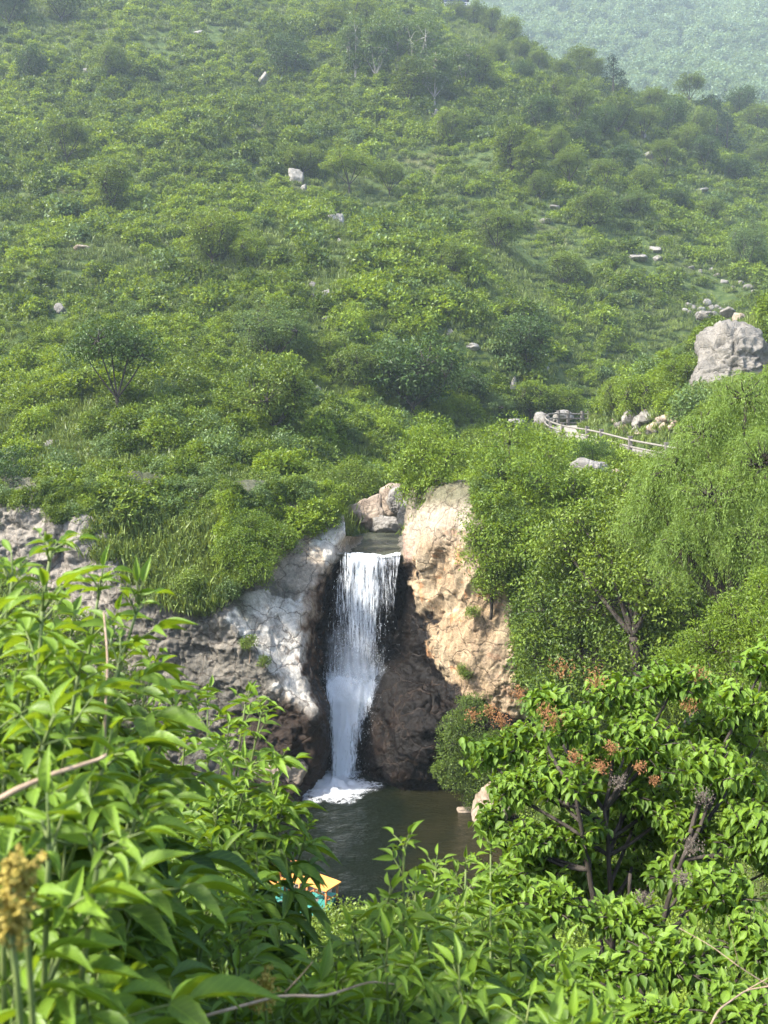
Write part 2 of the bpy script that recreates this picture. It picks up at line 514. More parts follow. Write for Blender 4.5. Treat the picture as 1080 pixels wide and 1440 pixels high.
def fall_mat(name, xs, ys, lo, hi, amax=1.0, soft=False):
    """falling white water: opacity in strands along UV.v, scaled by the sheet's own density attribute"""
    m, nt, out = mat(name)
    uv = N(nt, 'ShaderNodeTexCoord').outputs['UV']
    oi = N(nt, 'ShaderNodeObjectInfo')
    off = N(nt, 'ShaderNodeCombineXYZ', ins={2: math_n(nt, 'MULTIPLY', oi.outputs['Random'], 40.0)}).outputs[0]
    mp = N(nt, 'ShaderNodeMapping', ins={0: uv, 3: (xs, ys, 1.0)})
    ad = N(nt, 'ShaderNodeVectorMath', operation='ADD', ins={0: mp.outputs[0], 1: off}).outputs[0]
    a = noise_n(nt, ad, 1.0, 6, 0.72, 0.35)
    mp2 = N(nt, 'ShaderNodeMapping', ins={0: uv, 3: (xs * 3.5, ys * 5, 1.0)})
    ad2 = N(nt, 'ShaderNodeVectorMath', operation='ADD', ins={0: mp2.outputs[0], 1: off}).outputs[0]
    b = noise_n(nt, ad2, 1.0, 4, 0.7)
    den = N(nt, 'ShaderNodeAttribute', attribute_name='tone').outputs['Fac']
    s = math_n(nt, 'ADD', math_n(nt, 'MULTIPLY', a, 0.65), math_n(nt, 'MULTIPLY', b, 0.35))
    s = math_n(nt, 'ADD', s, math_n(nt, 'MULTIPLY', math_n(nt, 'SUBTRACT', den, 0.5), 0.5))
    al = ramp(nt, s, [(lo, 0.0), (hi, amax)])
    al = math_n(nt, 'MULTIPLY', al, math_n(nt, 'MULTIPLY', den, 4.0, True), True)
    pr = N(nt, 'ShaderNodeBsdfPrincipled', ins={'Base Color': (0.90, 0.93, 0.96, 1), 'Roughness': 0.35, 'Specular IOR Level': 0.4})
    tl = N(nt, 'ShaderNodeBsdfTranslucent', ins={'Color': (0.8, 0.86, 0.9, 1)})
    mx = N(nt, 'ShaderNodeMixShader', ins={0: 0.4, 1: pr.outputs[0], 2: tl.outputs[0]})
    tr = N(nt, 'ShaderNodeBsdfTransparent')
    m2 = N(nt, 'ShaderNodeMixShader', ins={0: al, 1: tr.outputs[0], 2: mx.outputs[0]})
    nt.links.new(m2.outputs[0], out.inputs[0])
    return m


M_FALL = fall_mat('falling_water', 46.0, 2.4, 0.57, 0.66, 0.88)
M_CHUTE = fall_mat('rushing_water', 26.0, 2.6, 0.485, 0.61, 1.0)
M_MIST = fall_mat('spray_mist', 4.0, 4.0, 0.45, 0.95, 0.35)
M_FOAM = fall_mat('pool_foam', 7.0, 7.0, 0.42, 0.56, 0.97)
m, nt, out = mat('water_drop')
pr = N(nt, 'ShaderNodeBsdfPrincipled', ins={'Base Color': (0.85, 0.9, 0.93, 1), 'Roughness': 0.3})
tl = N(nt, 'ShaderNodeBsdfTranslucent', ins={'Color': (0.8, 0.86, 0.9, 1)})
mx = N(nt, 'ShaderNodeMixShader', ins={0: 0.4, 1: pr.outputs[0], 2: tl.outputs[0]})
nt.links.new(mx.outputs[0], out.inputs[0])
M_DROP = m


# ------------------------------------------------------------------ gorge cliffs: depth of the rock face
def poly(x, pts):
    pts = np.array(pts, float)
    return np.interp(x, pts[:, 0], pts[:, 1])


def blur(a, n):
    k = np.exp(-0.5 * (np.arange(-3 * n, 3 * n + 1) / n) ** 2); k /= k.sum()
    pad = 3 * n
    for ax in (0, 1):
        w = [(0, 0), (0, 0)]; w[ax] = (pad, pad)
        b = np.pad(a, w, mode='edge')
        a = sum(k[i] * (b[i:i + a.shape[0]] if ax == 0 else b[:, i:i + a.shape[1]]) for i in range(len(k)))
    return a


L_EDGE = [(700, 500), (745, 500), (790, 463), (827, 445), (884, 433), (959, 436), (996, 449), (1040, 444), (1071, 437), (1105, 430), (1200, 420)]
R_EDGE = [(690, 572), (782, 567), (830, 575), (870, 574), (900, 570), (940, 575), (1200, 600)]
V_TOP_L = [(-120, 705), (20, 715), (60, 722), (130, 770), (200, 850), (315, 868), (400, 985), (445, 1005), (520, 1010)]
V_TOP_R = [(540, 800), (600, 770), (640, 735), (700, 745), (870, 745)]


def cliff_depth(u, v):
    left = poly(u, [(-120, 39.5), (20, 38.6), (130, 37), (200, 35.8), (320, 34.8), (400, 34.2), (445, 34.0), (520, 34)])
    ab = np.maximum(poly(u, V_TOP_L) - v, 0)
    left = left + ab * np.where(u > 310, 0.021, 0.036) - 0.004 * np.maximum(v - 1000, 0)
    left = left + 1.6 * np.exp(-((u - 88) / 10) ** 2 - ((v - 775) / 22) ** 2)           # hollow in the far left face
    left = left + 1.2 * np.exp(-((u - 425) / 14) ** 2 - ((v - 1080) / 40) ** 2)
    right = poly(u, [(560, 39.3), (575, 38.2), (590, 37.4), (620, 36.1), (660, 34.9), (725, 34.2), (800, 35), (870, 37)])
    right = right + np.maximum(poly(u, V_TOP_R) - v, 0) * 0.03
    cham = poly(v, [(690, 60), (752, 49), (760, 46), (770, 42.6), (780, 39.6), (786, 39.6), (800, 40.1), (900, 40.0), (950, 38.9), (1000, 37.9), (1110, 37.1), (1200, 37)])
    cham = cham + 0.9 * np.exp(-((u - 562) / 14) ** 2 - ((v - 850) / 45) ** 2)
    a = sstep(-8, 24, u - poly(v, L_EDGE))
    d = left * (1 - a) + cham * a
    b = sstep(-8, 8, u - poly(v, R_EDGE))
    d = d * (1 - b) + right * b
    bl = 34.6 + 3.6 * (np.abs((u - 586) / 82) ** 2.3 + np.abs((v - 1052) / 122) ** 2.3)
    bl = np.where(v < 1050, bl + 0.8 * np.maximum(0, 1 - np.abs(u - 545) / 60) * 0, bl)
    k = 0.35
    hh = np.clip(0.5 + 0.5 * (d - bl) / k, 0, 1)
    d = d * (1 - hh) + bl * hh - k * hh * (1 - hh)
    return d


US = np.arange(-120, 870.1, 1.6)
VS = np.arange(676, 1181, 1.6)
GU, GV = np.meshgrid(US, VS)
GD = blur(cliff_depth(GU, GV), 3)
GD += np.where(GV < 690, (690 - GV) * 0.15, 0)


def rock_pt(u, v):
    i = np.clip((np.asarray(v, float) - VS[0]) / 1.6, 0, len(VS) - 1).astype(int)
    j = np.clip((np.asarray(u, float) - US[0]) / 1.6, 0, len(US) - 1).astype(int)
    return P(u, v, GD[i, j])


def build_cliffs():
    p = P(GU, GV, GD)
    du = np.gradient(p, axis=1); dv = np.gradient(p, axis=0)
    n = unit(np.cross(du, dv)); n = np.where(n[..., 1:2] > 0, -n, n)
    n = np.stack([blur(n[..., i], 4) for i in range(3)], -1); n = unit(n)
    q = p * np.array([1, 1, 0.8]) + 0.35 * np.stack([fbm(p * 0.9, 3, s) for s in (3, 4, 5)], -1)
    rt0 = sstep(-4, 14, GU - poly(GV, R_EDGE)) * (1 - sstep(930, 980, GV))
    jq = p @ np.array([[0.86, 0, 0.5], [0, 1, 0], [-0.5, 0, 0.86]]) * [1.0, 1.0, 0.32]
    disp = 0.34 * fbm(p * 0.42, 3, 21) + 0.13 * ridged(p * 0.95, 4, 31) * (1 - 0.95 * rt0) + 0.13 * ridged(jq * [1.2, 1.2, 0.8], 3, 35) * rt0
    f1, f2, cid = worley(q * 0.85, 50)
    disp += (0.17 * (cid - 0.5) * sstep(0.02, 0.20, f2 - f1) - 0.07 * (1 - sstep(0.0, 0.07, f2 - f1))) * (1 - 0.6 * rt0)
    f1, f2, cid = worley(q * 2.6, 60)
    disp += (0.05 * (cid - 0.5) * sstep(0.0, 0.18, f2 - f1) - 0.025 * (1 - sstep(0.0, 0.08, f2 - f1))) * (1 - 0.5 * rt0)
    f1, f2, cid = worley(jq * [0.8, 0.5, 1.1] + 0.25 * fbm(p, 3, 66)[..., None], 65)
    disp += rt0 * (0.22 * (cid - 0.5) * sstep(0.0, 0.05, f2 - f1) - 0.10 * (1 - sstep(0.0, 0.035, f2 - f1)))
    disp += 0.045 * fbm(p * 6.0, 4, 71) * (1 - 0.55 * rt0)
    # steeply jointed tan face, smoother water-worn channel and slab
    slab = sstep(-10, 20, poly(GU, V_TOP_L) - GV) * sstep(300, 330, GU) * (1 - sstep(0, 20, GU - poly(GV, L_EDGE)))
    cham = sstep(0, 14, GU - poly(GV, L_EDGE)) * (1 - sstep(-4, 10, GU - poly(GV, R_EDGE)))
    disp *= 1 - 0.6 * slab - 0.35 * cham
    disp *= 1 - 0.85 * cham * (GV < 790)
    disp = disp * sstep(0, 30, np.minimum(GU - US[0], US[-1] - GU) + 8)
    p = p + n * disp[..., None]
    # minerals, wet rock and painted shadow
    nz = fbm(p * 0.8, 4, 81); nz2 = fbm(p * 2.5, 4, 82)
    grey = np.array([0.155, 0.142, 0.118]); pale = np.array([0.44, 0.37, 0.29]); white = np.array([0.66, 0.62, 0.55])
    tan = np.array([0.50, 0.385, 0.245]); tan2 = np.array([0.42, 0.30, 0.18]); orange = np.array([0.55, 0.27, 0.12])
    dark = np.array([0.008, 0.0055, 0.004]); red = np.array([0.15, 0.075, 0.038]); pink = np.array([0.50, 0.33, 0.26])
    W = lambda m: np.clip(m, 0, 1)[..., None]
    c = np.broadcast_to(grey, p.shape).copy()
    c = c * (1 - W(0.5 + nz)) + np.array([0.24, 0.215, 0.175]) * W(0.5 + nz)
    farl = 1 - sstep(130, 190, GU)
    c = c * (1 - W(farl * 0.8)) + np.array([0.36, 0.32, 0.27]) * W(farl * 0.8)
    m1 = sstep(375, 400, GU + 25 * nz) * (GV < 985)
    c = c * (1 - W(m1)) + pale * W(m1)
    gu, gv = GU + 14 * nz2, GV + 12 * nz
    wl = poly(gv, [(735, 440), (790, 448), (800, 470), (832, 420), (840, 335), (870, 312), (900, 345), (940, 374), (980, 398), (1010, 424), (1030, 470)])
    wr = poly(gv, [(735, 515), (780, 490), (800, 450), (832, 430), (860, 418), (940, 436), (980, 452), (1030, 455)])
    wm = sstep(-6, 8, gu - wl) * sstep(-6, 8, wr - gu) * (gv > 728) * (gv < 1030) * (0.55 + 0.5 * sstep(-0.6, 0.25, nz2))
    c = c * (1 - W(wm)) + white * W(wm)
    low = sstep(975, 1010, gv) * (1 - sstep(455, 480, GU)) * sstep(300, 380, gu)
    c = c * (1 - W(low * .85)) + (red * 0.45) * W(low * .85)
    edge = np.exp(-((gu - poly(GV, L_EDGE) - 8) / 11) ** 2) * sstep(790, 830, GV)
    c = c * (1 - W(edge)) + red * W(edge)
    rt = sstep(-6, 6, GU - poly(GV, R_EDGE))
    tc = tan * (1 - W(0.45 + nz)) + tan2 * W(0.45 + nz)
    og = 0.8 * sstep(0.65, 0.9, nz2) + np.exp(-((GU - 648) / 6) ** 2 - ((GV - 782) / 14) ** 2)
    tc = tc * (1 - W(og)) + orange * W(og)
    gm = sstep(590, 610, gu) * sstep(40, 0, np.abs(gv - 790 - (gu - 600) * 1.2)) * 0.0
    up = 1 - sstep(735, 800, gv)
    tc = tc * (1 - W(up * .6)) + np.array([0.38, 0.34, 0.28]) * W(up * .6)
    pk = np.exp(-((gu - 572) / 12) ** 2 - ((gv - 775) / 30) ** 2)
    tc = tc * (1 - W(pk)) + pink * W(pk)
    strat = sstep(655, 672, gu) * sstep(840, 870, gv)
    tc = tc * (1 - W(strat * .45 * (0.5 + nz2))) + np.array([0.24, 0.18, 0.13]) * W(strat * .45 * (0.5 + nz2))
    c = c * (1 - W(rt)) + tc * W(rt)
    wet_shade_line = poly(gv, [(780, 567), (810, 584), (860, 594), (902, 606), (935, 618), (970, 640), (990, 660), (1010, 760), (1200, 900)])
    wet_shade = sstep(7, -7, gu - wet_shade_line) * sstep(0, 14, gu - poly(GV, L_EDGE)) * sstep(782, 800, GV)  # dark wet rock, with the left cliff's shadow painted onto the right wall
    wet_shade = np.maximum(wet_shade, low * 0.6)
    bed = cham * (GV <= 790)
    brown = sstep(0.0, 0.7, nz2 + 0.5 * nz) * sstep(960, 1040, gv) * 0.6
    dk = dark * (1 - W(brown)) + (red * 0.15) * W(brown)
    wet_shade2 = np.clip(wet_shade * 1.15, 0, 1); c = c * (1 - W(wet_shade2)) + dk * W(wet_shade2)
    shelf = sstep(1112, 1122, gv) * sstep(600, 630, gu)
    c = c * (1 - W(shelf * .7)) + np.array([.3, .24, .17]) * W(shelf * .7)
    c = c * (1 - W(bed * .8)) + np.array([0.16, 0.15, 0.12]) * W(bed * .8)
    # moss where soil has settled near the tops
    ms = sstep(25, 60, poly(GU, V_TOP_L) - GV + 30 * nz) * (1 - sstep(330, 370, GU)) * sstep(120, 170, GU + 60 * (nz < 0))
    ms = np.maximum(ms, (1 - sstep(700, 725, GV)) * 0.8)
    c = c * (1 - W(ms * .9)) + np.array([.07, .08, .03]) * W(ms * .9)
    wet = np.clip(wet_shade + bed, 0, 1)
    h, w = GU.shape
    i = (np.arange(h - 1)[:, None] * w + np.arange(w - 1)[None]).reshape(-1, 1)
    Fq = np.concatenate([i, i + w, i + w + 1, i + 1], 1)
    fu, fv = GU.ravel()[i[:, 0]], GV.ravel()[i[:, 0]]
    Fq = Fq[~(((fu > 484) & (fu < 566) & (fv < 754)) | ((fu > 430) & (fu < 500) & (fv < 722)))]
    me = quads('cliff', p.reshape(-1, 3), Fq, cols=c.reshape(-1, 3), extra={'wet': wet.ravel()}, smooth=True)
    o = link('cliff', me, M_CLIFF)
    tag(o, 'rock cliffs of the gorge, white slab left of the waterfall and tan face right of it', 'cliff', kind='structure')
    return p


CLIFF_P = build_cliffs()

# ------------------------------------------------------------------ terrain
FENCE = [(990, 668, 44), (939, 656, 48), (886, 643.5, 54), (846, 631, 58.5), (826, 626, 61.5), (791, 619, 66), (773, 612, 69.5), (765, 606, 72), (768, 600, 74.5),
         (783, 598.5, 76), (799, 599, 77), (816, 599, 78), (830, 599, 79), (850, 600, 80), (880, 602, 82)]
FENCE_P = np.array([P(*q) for q in FENCE])


def resample(pts, n):
    pts = np.asarray(pts, float)
    s = np.concatenate([[0], np.cumsum(np.linalg.norm(np.diff(pts, axis=0), axis=1))])
    t = np.linspace(0, s[-1], n)
    q = np.stack([np.interp(t, s, pts[:, i]) for i in range(3)], 1)
    return q


def smooth_path(pts, n, it=6):
    q = resample(pts, n)
    for _ in range(it):
        q[1:-1] = 0.25 * q[:-2] + 0.5 * q[1:-1] + 0.25 * q[2:]
    return q


FEN = smooth_path(FENCE_P, 90, 8)
_t = unit(np.gradient(FEN, axis=0) * np.array([1, 1, 0]))
PATHC = FEN + np.stack([_t[:, 1], -_t[:, 0], 0 * _t[:, 0]], 1) * 1.35        # the path runs inside the fence
CTRL = []


def cp(u, v, d, drop=1.3): 
    q = P(u, v, d); CTRL.append([q[0], q[1], q[2] - drop])


for u, v, d in [(-300, -60, 255), (-300, 150, 180), (-300, 300, 120), (-300, 440, 88), (-300, 560, 60), (-300, 680, 46),
                (0, -40, 265), (250, -40, 282), (500, -30, 300), (655, 22, 305), (740, 62, 290), (835, 112, 262), (900, 135, 262), (980, 150, 270), (1080, 165, 290), (1350, 160, 330),
                (0, 150, 185), (270, 150, 190), (540, 150, 198), (700, 150, 208), (850, 175, 215), (1000, 215, 222), (1080, 245, 228), (1350, 260, 240),
                (0, 300, 125), (270, 300, 130), (540, 300, 140), (750, 300, 152), (900, 300, 166), (1080, 340, 176), (1350, 340, 180),
                (0, 420, 92), (270, 420, 95), (540, 420, 102), (700, 420, 113), (850, 420, 127), (960, 420, 130), (1080, 415, 140), (1350, 380, 130),
                (0, 520, 68), (270, 520, 72), (450, 510, 82), (640, 505, 92), (760, 520, 97), (930, 480, 104),
                (0, 610, 54), (160, 590, 54), (300, 590, 54), (450, 585, 63), (560, 610, 64), (700, 600, 76),
                (280, 620, 50), (100, 660, 47), (430, 650, 47.5)]:
    cp(u, v, d)
for u in (-60, 50, 150, 250, 350, 420):
    for v in (705, 740):
        q = rock_pt(u, v); CTRL.append([q[0], q[1], q[2] - 0.5])
for u, v, d in [(470, 720, 45), (480, 690, 50)]: cp(u, v, d, 0.8)
for u, v, d in [(522, 760, 46), (540, 745, 52)]: cp(u, v, d, 0.5)
for x, y, z in [(4, 62, 10.8), (9, 74, 12.0), (16, 88, 13.0), (25, 101, 16), (36, 116, 22)]: CTRL.append([x, y, z])
for i in (2, 18, 34, 48, 60, 74, 88): CTRL.append(list(PATHC[i] - [0, 0, .1]))
for u, v, d, dr in [(980, 545, 58, 0.5), (1080, 500, 60, 1), (1300, 430, 60, 1), (900, 585, 66, .5), (960, 500, 74, .5), (1080, 455, 80, 1),
                (640, 680, 42, 1.0), (720, 690, 40, 1.5), (800, 690, 44, 1.0), (900, 720, 40, 1), (1080, 640, 38, 1), (1300, 600, 40, 1), (690, 640, 50, 1.5), (1000, 640, 48, 0.7)]:
    cp(u, v, d, dr)
CTRL = np.array(CTRL)
_S = 60.0


def _k(r2): return 0.5 * r2 * np.log(r2 + 1e-9)


_xy = CTRL[:, :2] / _S
_n = len(CTRL)
_A = np.zeros((_n + 3, _n + 3))
_A[:_n, :_n] = _k(((_xy[:, None] - _xy[None]) ** 2).sum(-1)) + 0.0008 * np.eye(_n)
_A[:_n, _n] = 1; _A[:_n, _n + 1:] = _xy; _A[_n:, :_n] = _A[:_n, _n:].T
_w = np.linalg.solve(_A, np.concatenate([CTRL[:, 2], [0, 0, 0]]))
CREEK = np.array([[-0.56, 38.9, 9.02], [-.5, 42, 9.08], [0.1, 46, 9.15], [0.7, 50, 9.25], [2.2, 56, 9.6], [4, 62, 10.3]])


def seg_dist(x, y, pts):
    best = np.full(np.shape(x), 1e9); zz = np.zeros(np.shape(x))
    for a, b in zip(pts[:-1], pts[1:]):
        ab = b[:2] - a[:2]; l2 = (ab ** 2).sum()
        t = np.clip(((x - a[0]) * ab[0] + (y - a[1]) * ab[1]) / l2, 0, 1)
        d = np.hypot(x - a[0] - t * ab[0], y - a[1] - t * ab[1])
        zz = np.where(d < best, a[2] + t * (b[2] - a[2]), zz); best = np.minimum(best, d)
    return best, zz


def tps(x, y):
    shp = np.shape(x)
    x = np.ravel(x) / _S; y = np.ravel(y) / _S
    o = np.zeros(len(x))
    for i in range(0, len(x), 60000):
        a = np.stack([x[i:i + 60000], y[i:i + 60000]], 1)
        o[i:i + 60000] = _k(((a[:, None] - _xy[None]) ** 2).sum(-1)) @ _w[:_n] + _w[_n] + a @ _w[_n + 1:]
    return o.reshape(shp)


RIDGE = np.array([P(u, v, d)[:2] for u, v, d in [(-300, -60, 255), (0, -40, 265), (250, -40, 282), (500, -30, 300), (655, 22, 305), (740, 62, 290), (835, 112, 262), (900, 135, 262), (980, 150, 270), (1080, 165, 290), (1350, 160, 330)]])


def back_h(x, y):
    x = np.asarray(x, float); y = np.asarray(y, float)
    yr = np.interp(x, RIDGE[:, 0], RIDGE[:, 1])
    over = np.maximum(y - yr, 0)
    z = tps(x, np.minimum(y, yr)) - np.minimum(over, 12) ** 2 / 24 * 0.45 - np.maximum(over - 12, 0) * 0.45
    p3 = np.stack([x, y, 0 * x], -1)
    amp = sstep(45, 110, y)
    z = z + amp * (2.6 * fbm(p3 * 0.028, 3, 5) + 0.9 * fbm(p3 * 0.11, 3, 6)) + 0.25 * fbm(p3 * 0.4, 2, 7)
    d, pz = seg_dist(x, y, PATHC[::6])
    w = 1 - sstep(1.5, 3.4, d)
    z = z * (1 - w) + (pz - 0.12) * w
    d, pz = seg_dist(x, y, CREEK)
    w = 1 - sstep(1.1, 2.6, d)
    z = z * (1 - w) + (pz - 0.35) * w
    return z


def near_h(x, y):
    x = np.asarray(x, float); y = np.asarray(y, float)
    p3 = np.stack([x, y, 0 * x], -1)
    nz = fbm(p3 * 0.5, 3, 9)
    pool = sstep(27.0, 27.5, y + 0.2 * nz) * sstep(-9.5, -8, x)
    pool = np.maximum(pool, sstep(24.0, 25.0, y) * sstep(-1.75, -1.35, x + 0.1 * nz))
    pool = pool * (1 - sstep(4.3, 5.2, x + 0.5 * nz - 0.12 * (y - 33) * (y > 33)))
    floor = 0.1 * (1 - pool) - 0.9 * pool + 0.04 * nz
    s = np.maximum(23.0 - y, 0) * 0.515
    r = np.minimum(np.maximum(x - 5.0, 0) * 1.35, 13)
    l = np.minimum(np.maximum(-x - 9.5, 0) * 1.0, 12)
    z = floor + np.maximum(np.maximum(s, r), l) + np.where((s > .3) | (r > .3), 0.15 * nz, 0)
    return z


def grid_mesh(name, xs, ys, hf, m):
    gx, gy = np.meshgrid(xs, ys)
    gz = hf(gx, gy)
    w = len(xs)
    i = (np.arange(len(ys) - 1)[:, None] * w + np.arange(w - 1)[None]).reshape(-1, 1)
    me = quads(name, np.stack([gx, gy, gz], -1).reshape(-1, 3), np.concatenate([i, i + 1, i + w + 1, i + w], 1), smooth=True)
    return link(name, me, m)


ys = np.concatenate([np.arange(39.2, 90, 0.7), np.arange(90, 420, 2.2)])
xs = np.concatenate([np.arange(-190, -45, 3), np.arange(-45, 60, 0.9), np.arange(60, 260, 3)])
tag(grid_mesh('hillside', xs, ys, back_h, M_SOIL), 'steep green hillside rising behind the waterfall', 'hillside', kind='structure')
tag(grid_mesh('near_slope', np.arange(-34, 34, 0.45), np.arange(-4, 41, 0.45), near_h, M_SOIL), 'near slope falling to the pool under the foreground shrubs', 'ground', kind='structure')


def H(x, y):
    return np.where(np.asarray(y) > 39.2, back_h(x, y), near_h(x, y))


def hit(u, v, d0=40.0, d1=330.0, off=0.0):
    """first point of the terrain under photo pixel (u, v)"""
    d = np.arange(d0, d1, 0.5)
    q = P(np.full(d.shape, float(u)), np.full(d.shape, float(v)), d)
    h = back_h(q[:, 0], q[:, 1]) + off
    k = np.nonzero(q[:, 2] <= h)[0]
    if not len(k): return None
    i = k[0]
    return np.array([q[i, 0], q[i, 1], h[i] - off])


def far_h(x, y):
    p3 = np.stack([x, y, 0 * x], -1)
    z = 345 + (y - 700) * 0.74 + 22 * fbm(p3 * 0.005, 4, 15) + 6 * fbm(p3 * 0.02, 3, 16)
    crag = np.exp(-((x - 118) / 34) ** 2 - ((y - 880) / 60) ** 2)
    return z + 80 * crag


tag(grid_mesh('far_mountain', np.arange(20, 640, 8.0), np.arange(440, 980, 8.0), far_h, M_SOIL), 'hazy wooded mountain behind the ridge', 'mountain', kind='structure')

# the path
wv = []
for i, q in enumerate(PATHC):
    s = np.array([_t[i, 1], -_t[i, 0], 0])
    for j, o_ in enumerate((-1.15, -0.4, 0.4, 1.15)):
        wv.append(q + s * o_ + np.array([0, 0, 0.02 * vnoise(np.array([q * 0.9 + j]), 3)[0]]))
wv = np.array(wv)
k = len(PATHC)
i = (np.arange(k - 1)[:, None] * 4 + np.arange(3)[None]).reshape(-1, 1)
sk_ = wv.copy(); sk_[:, 2] -= 0.3
Fp = np.concatenate([i, i + 4, i + 5, i + 1], 1)
e = np.arange(k - 1)[:, None] * 4
n4 = len(wv)
Fp = np.concatenate([Fp, np.concatenate([e, e + n4, e + 4 + n4, e + 4], 1), np.concatenate([e + 3, e + 7, e + 7 + n4, e + 3 + n4], 1)])
tag(link('path', quads('path', np.concatenate([wv, sk_]), Fp), M_CONC), 'pale concrete footpath curving behind the fence', 'path', kind='structure')

# ------------------------------------------------------------------ water
gx, gy = np.meshgrid(np.arange(-17, 9, 0.25), np.arange(20, 42, 0.25))
pz = 0.012 * fbm(np.stack([gx * 1.3, gy * 1.3, 0 * gx], -1), 3, 90)
w = gx.shape[1]
i = (np.arange(gx.shape[0] - 1)[:, None] * w + np.arange(w - 1)[None]).reshape(-1, 1)
tag(link('pool', quads('pool', np.stack([gx, gy, pz], -1).reshape(-1, 3), np.concatenate([i, i + 1, i + w + 1, i + w], 1), smooth=True), M_POOL),
    'dark plunge pool under the waterfall', 'pool', kind='structure')
cs = smooth_path(CREEK, 60, 3)
ct = unit(np.gradient(cs, axis=0) * [1, 1, 0])
cw = np.linspace(-1.75, 1.75, 15)
cv = cs[:, None] + np.stack([ct[:, 1], -ct[:, 0], 0 * ct[:, 0]], 1)[:, None] * cw[None, :, None]
cv[..., 2] += 0.02 + 0.05 * fbm(cv * [2.5, 2.5, 0], 3, 93) * sstep(39.2, 40.5, cv[..., 1]) + (0.12 * fbm(cv * [1.6, 0, 0], 4, 95) - 0.03) * (1 - sstep(39.0, 39.8, cv[..., 1]))
i = (np.arange(59)[:, None] * 15 + np.arange(14)[None]).reshape(-1, 1)
tag(link('stream', quads('stream', cv.reshape(-1, 3), np.concatenate([i, i + 1, i + 16, i + 15], 1), smooth=True), M_CREEK), 'shallow stream feeding the waterfall', 'stream', kind='structure')


def sheet(vs, lu, ru, ds, nu, nv, off, den, wob, seed):
    t = np.linspace(0, 1, nv); s = np.linspace(0, 1, nu)
    vs = np.array(vs, float); tt = (vs - vs[0]) / (vs[-1] - vs[0])
    v = np.interp(t, tt, vs); a = np.interp(t, tt, lu); b = np.interp(t, tt, ru); d = np.interp(t, tt, ds)
    U = a[:, None] + (b - a)[:, None] * s[None]
    V = np.broadcast_to(v[:, None], U.shape)
    D = np.broadcast_to(d[:, None], U.shape) + off
    p = P(U, V, D)
    q = p * [2.2, 1, 0.45]
    p = p + np.stack([0.06 * fbm(q, 3, seed), wob * fbm(q * 1.2, 3, seed + 1), 0 * U], -1) * np.minimum(1, t * 8)[:, None, None]
    if vs[0] < 800: p[..., 2] += (0.12 * fbm(p * [1.6, 0, 0], 4, 95) - 0.03) * (1 - np.minimum(1, t * 9))[:, None]
    sg, tg = np.meshgrid(s, t)
    uv = np.stack([U / 100.0, tg * (vs[-1] - vs[0]) / 100.0], -1).reshape(-1, 2)
    i = (np.arange(nv - 1)[:, None] * nu + np.arange(nu - 1)[None]).reshape(-1, 1)
    return p.reshape(-1, 3), np.concatenate([i, i + nu, i + nu + 1, i + 1], 1), den(U, V, sg, tg).ravel(), uv


fall = empty('waterfall', P(490, 1110, 36.6), 'white waterfall dropping over the ledge into the pool', 'waterfall')
fall['kind'] = 'structure'


def fpart(name, args, m):
    V, Fq, T, UV = sheet(*args)
    V = V - np.array(fall.location)
    return link(name, quads(name, V, Fq, T, UV, True), m, fall)


def den_top(U, V, s, t):
    e = sstep(0, 0.10, s) * sstep(1, 0.95, s)
    d = 0.60 - 0.06 * sstep(0.1, 0.6, t) + 0.16 * np.exp(-((U - 508) / 22) ** 2) + 0.08 * sstep(0.12, 0.0, t)
    d -= 0.13 * sstep(0.65, 1.0, s) * sstep(0.2, 0.6, t) + 0.12 * sstep(0.25, 0.0, s)
    d += 0.22 * sstep(0.78, 0.95, t)
    return np.clip(d, 0, 1.2) * e * sstep(1.0, 0.93, t)


VT = [778, 782, 790, 830, 880, 930, 968]
for k in range(3):
    fpart('falling_sheet', (VT, [478, 477, 472, 458, 450, 446, 446], [567, 567, 565, 560, 556, 553, 552], [39.35, 39.02, 38.85, 38.6, 38.4, 38.15, 37.95],
                         70, 90, 0.10 * (k - 1), den_top, 0.16, 101 + 7 * k), M_FALL)
VC = [940, 960, 985, 1020, 1060, 1095, 1122]
for k in range(3):
    fpart('rushing_chute', (VC, [448 - 2 * k, 444, 447, 452, 457, 459, 448], [540, 556 + 3 * k, 548, 530, 517, 512, 522], [38.1, 37.9, 37.5, 37.15, 36.8, 36.45, 36.2],
                            40, 70, 0.10 * (k - 1), lambda U, V, s, t: (0.54 + 0.34 * np.exp(-((s - 0.38) / 0.24) ** 2) + 0.3 * sstep(.38, .12, t)) * sstep(0, .25, s) * sstep(1, .62, s) * sstep(0, 0.12, t), 0.16, 131 + 7 * k), M_CHUTE)
fpart('spray', ([860, 900, 940, 980, 1010], [452, 444, 446, 452, 466], [520, 540, 556, 560, 520], [37.9, 37.7, 37.5, 37.2, 37.2], 40, 40, 0,
                lambda U, V, s, t: 1.4 * np.sin(math.pi * s) * np.sin(math.pi * t), 0.2, 160), M_MIST)
fpart('side_trickle', ([1070, 1095, 1124], [559, 560, 557], [567, 569, 571], [35.2, 35.1, 35.0], 12, 30, 0, lambda U, V, s, t: 0.55 * np.sin(math.pi * s) ** .5 * sstep(0, .2, t), 0.03, 170), M_FALL)
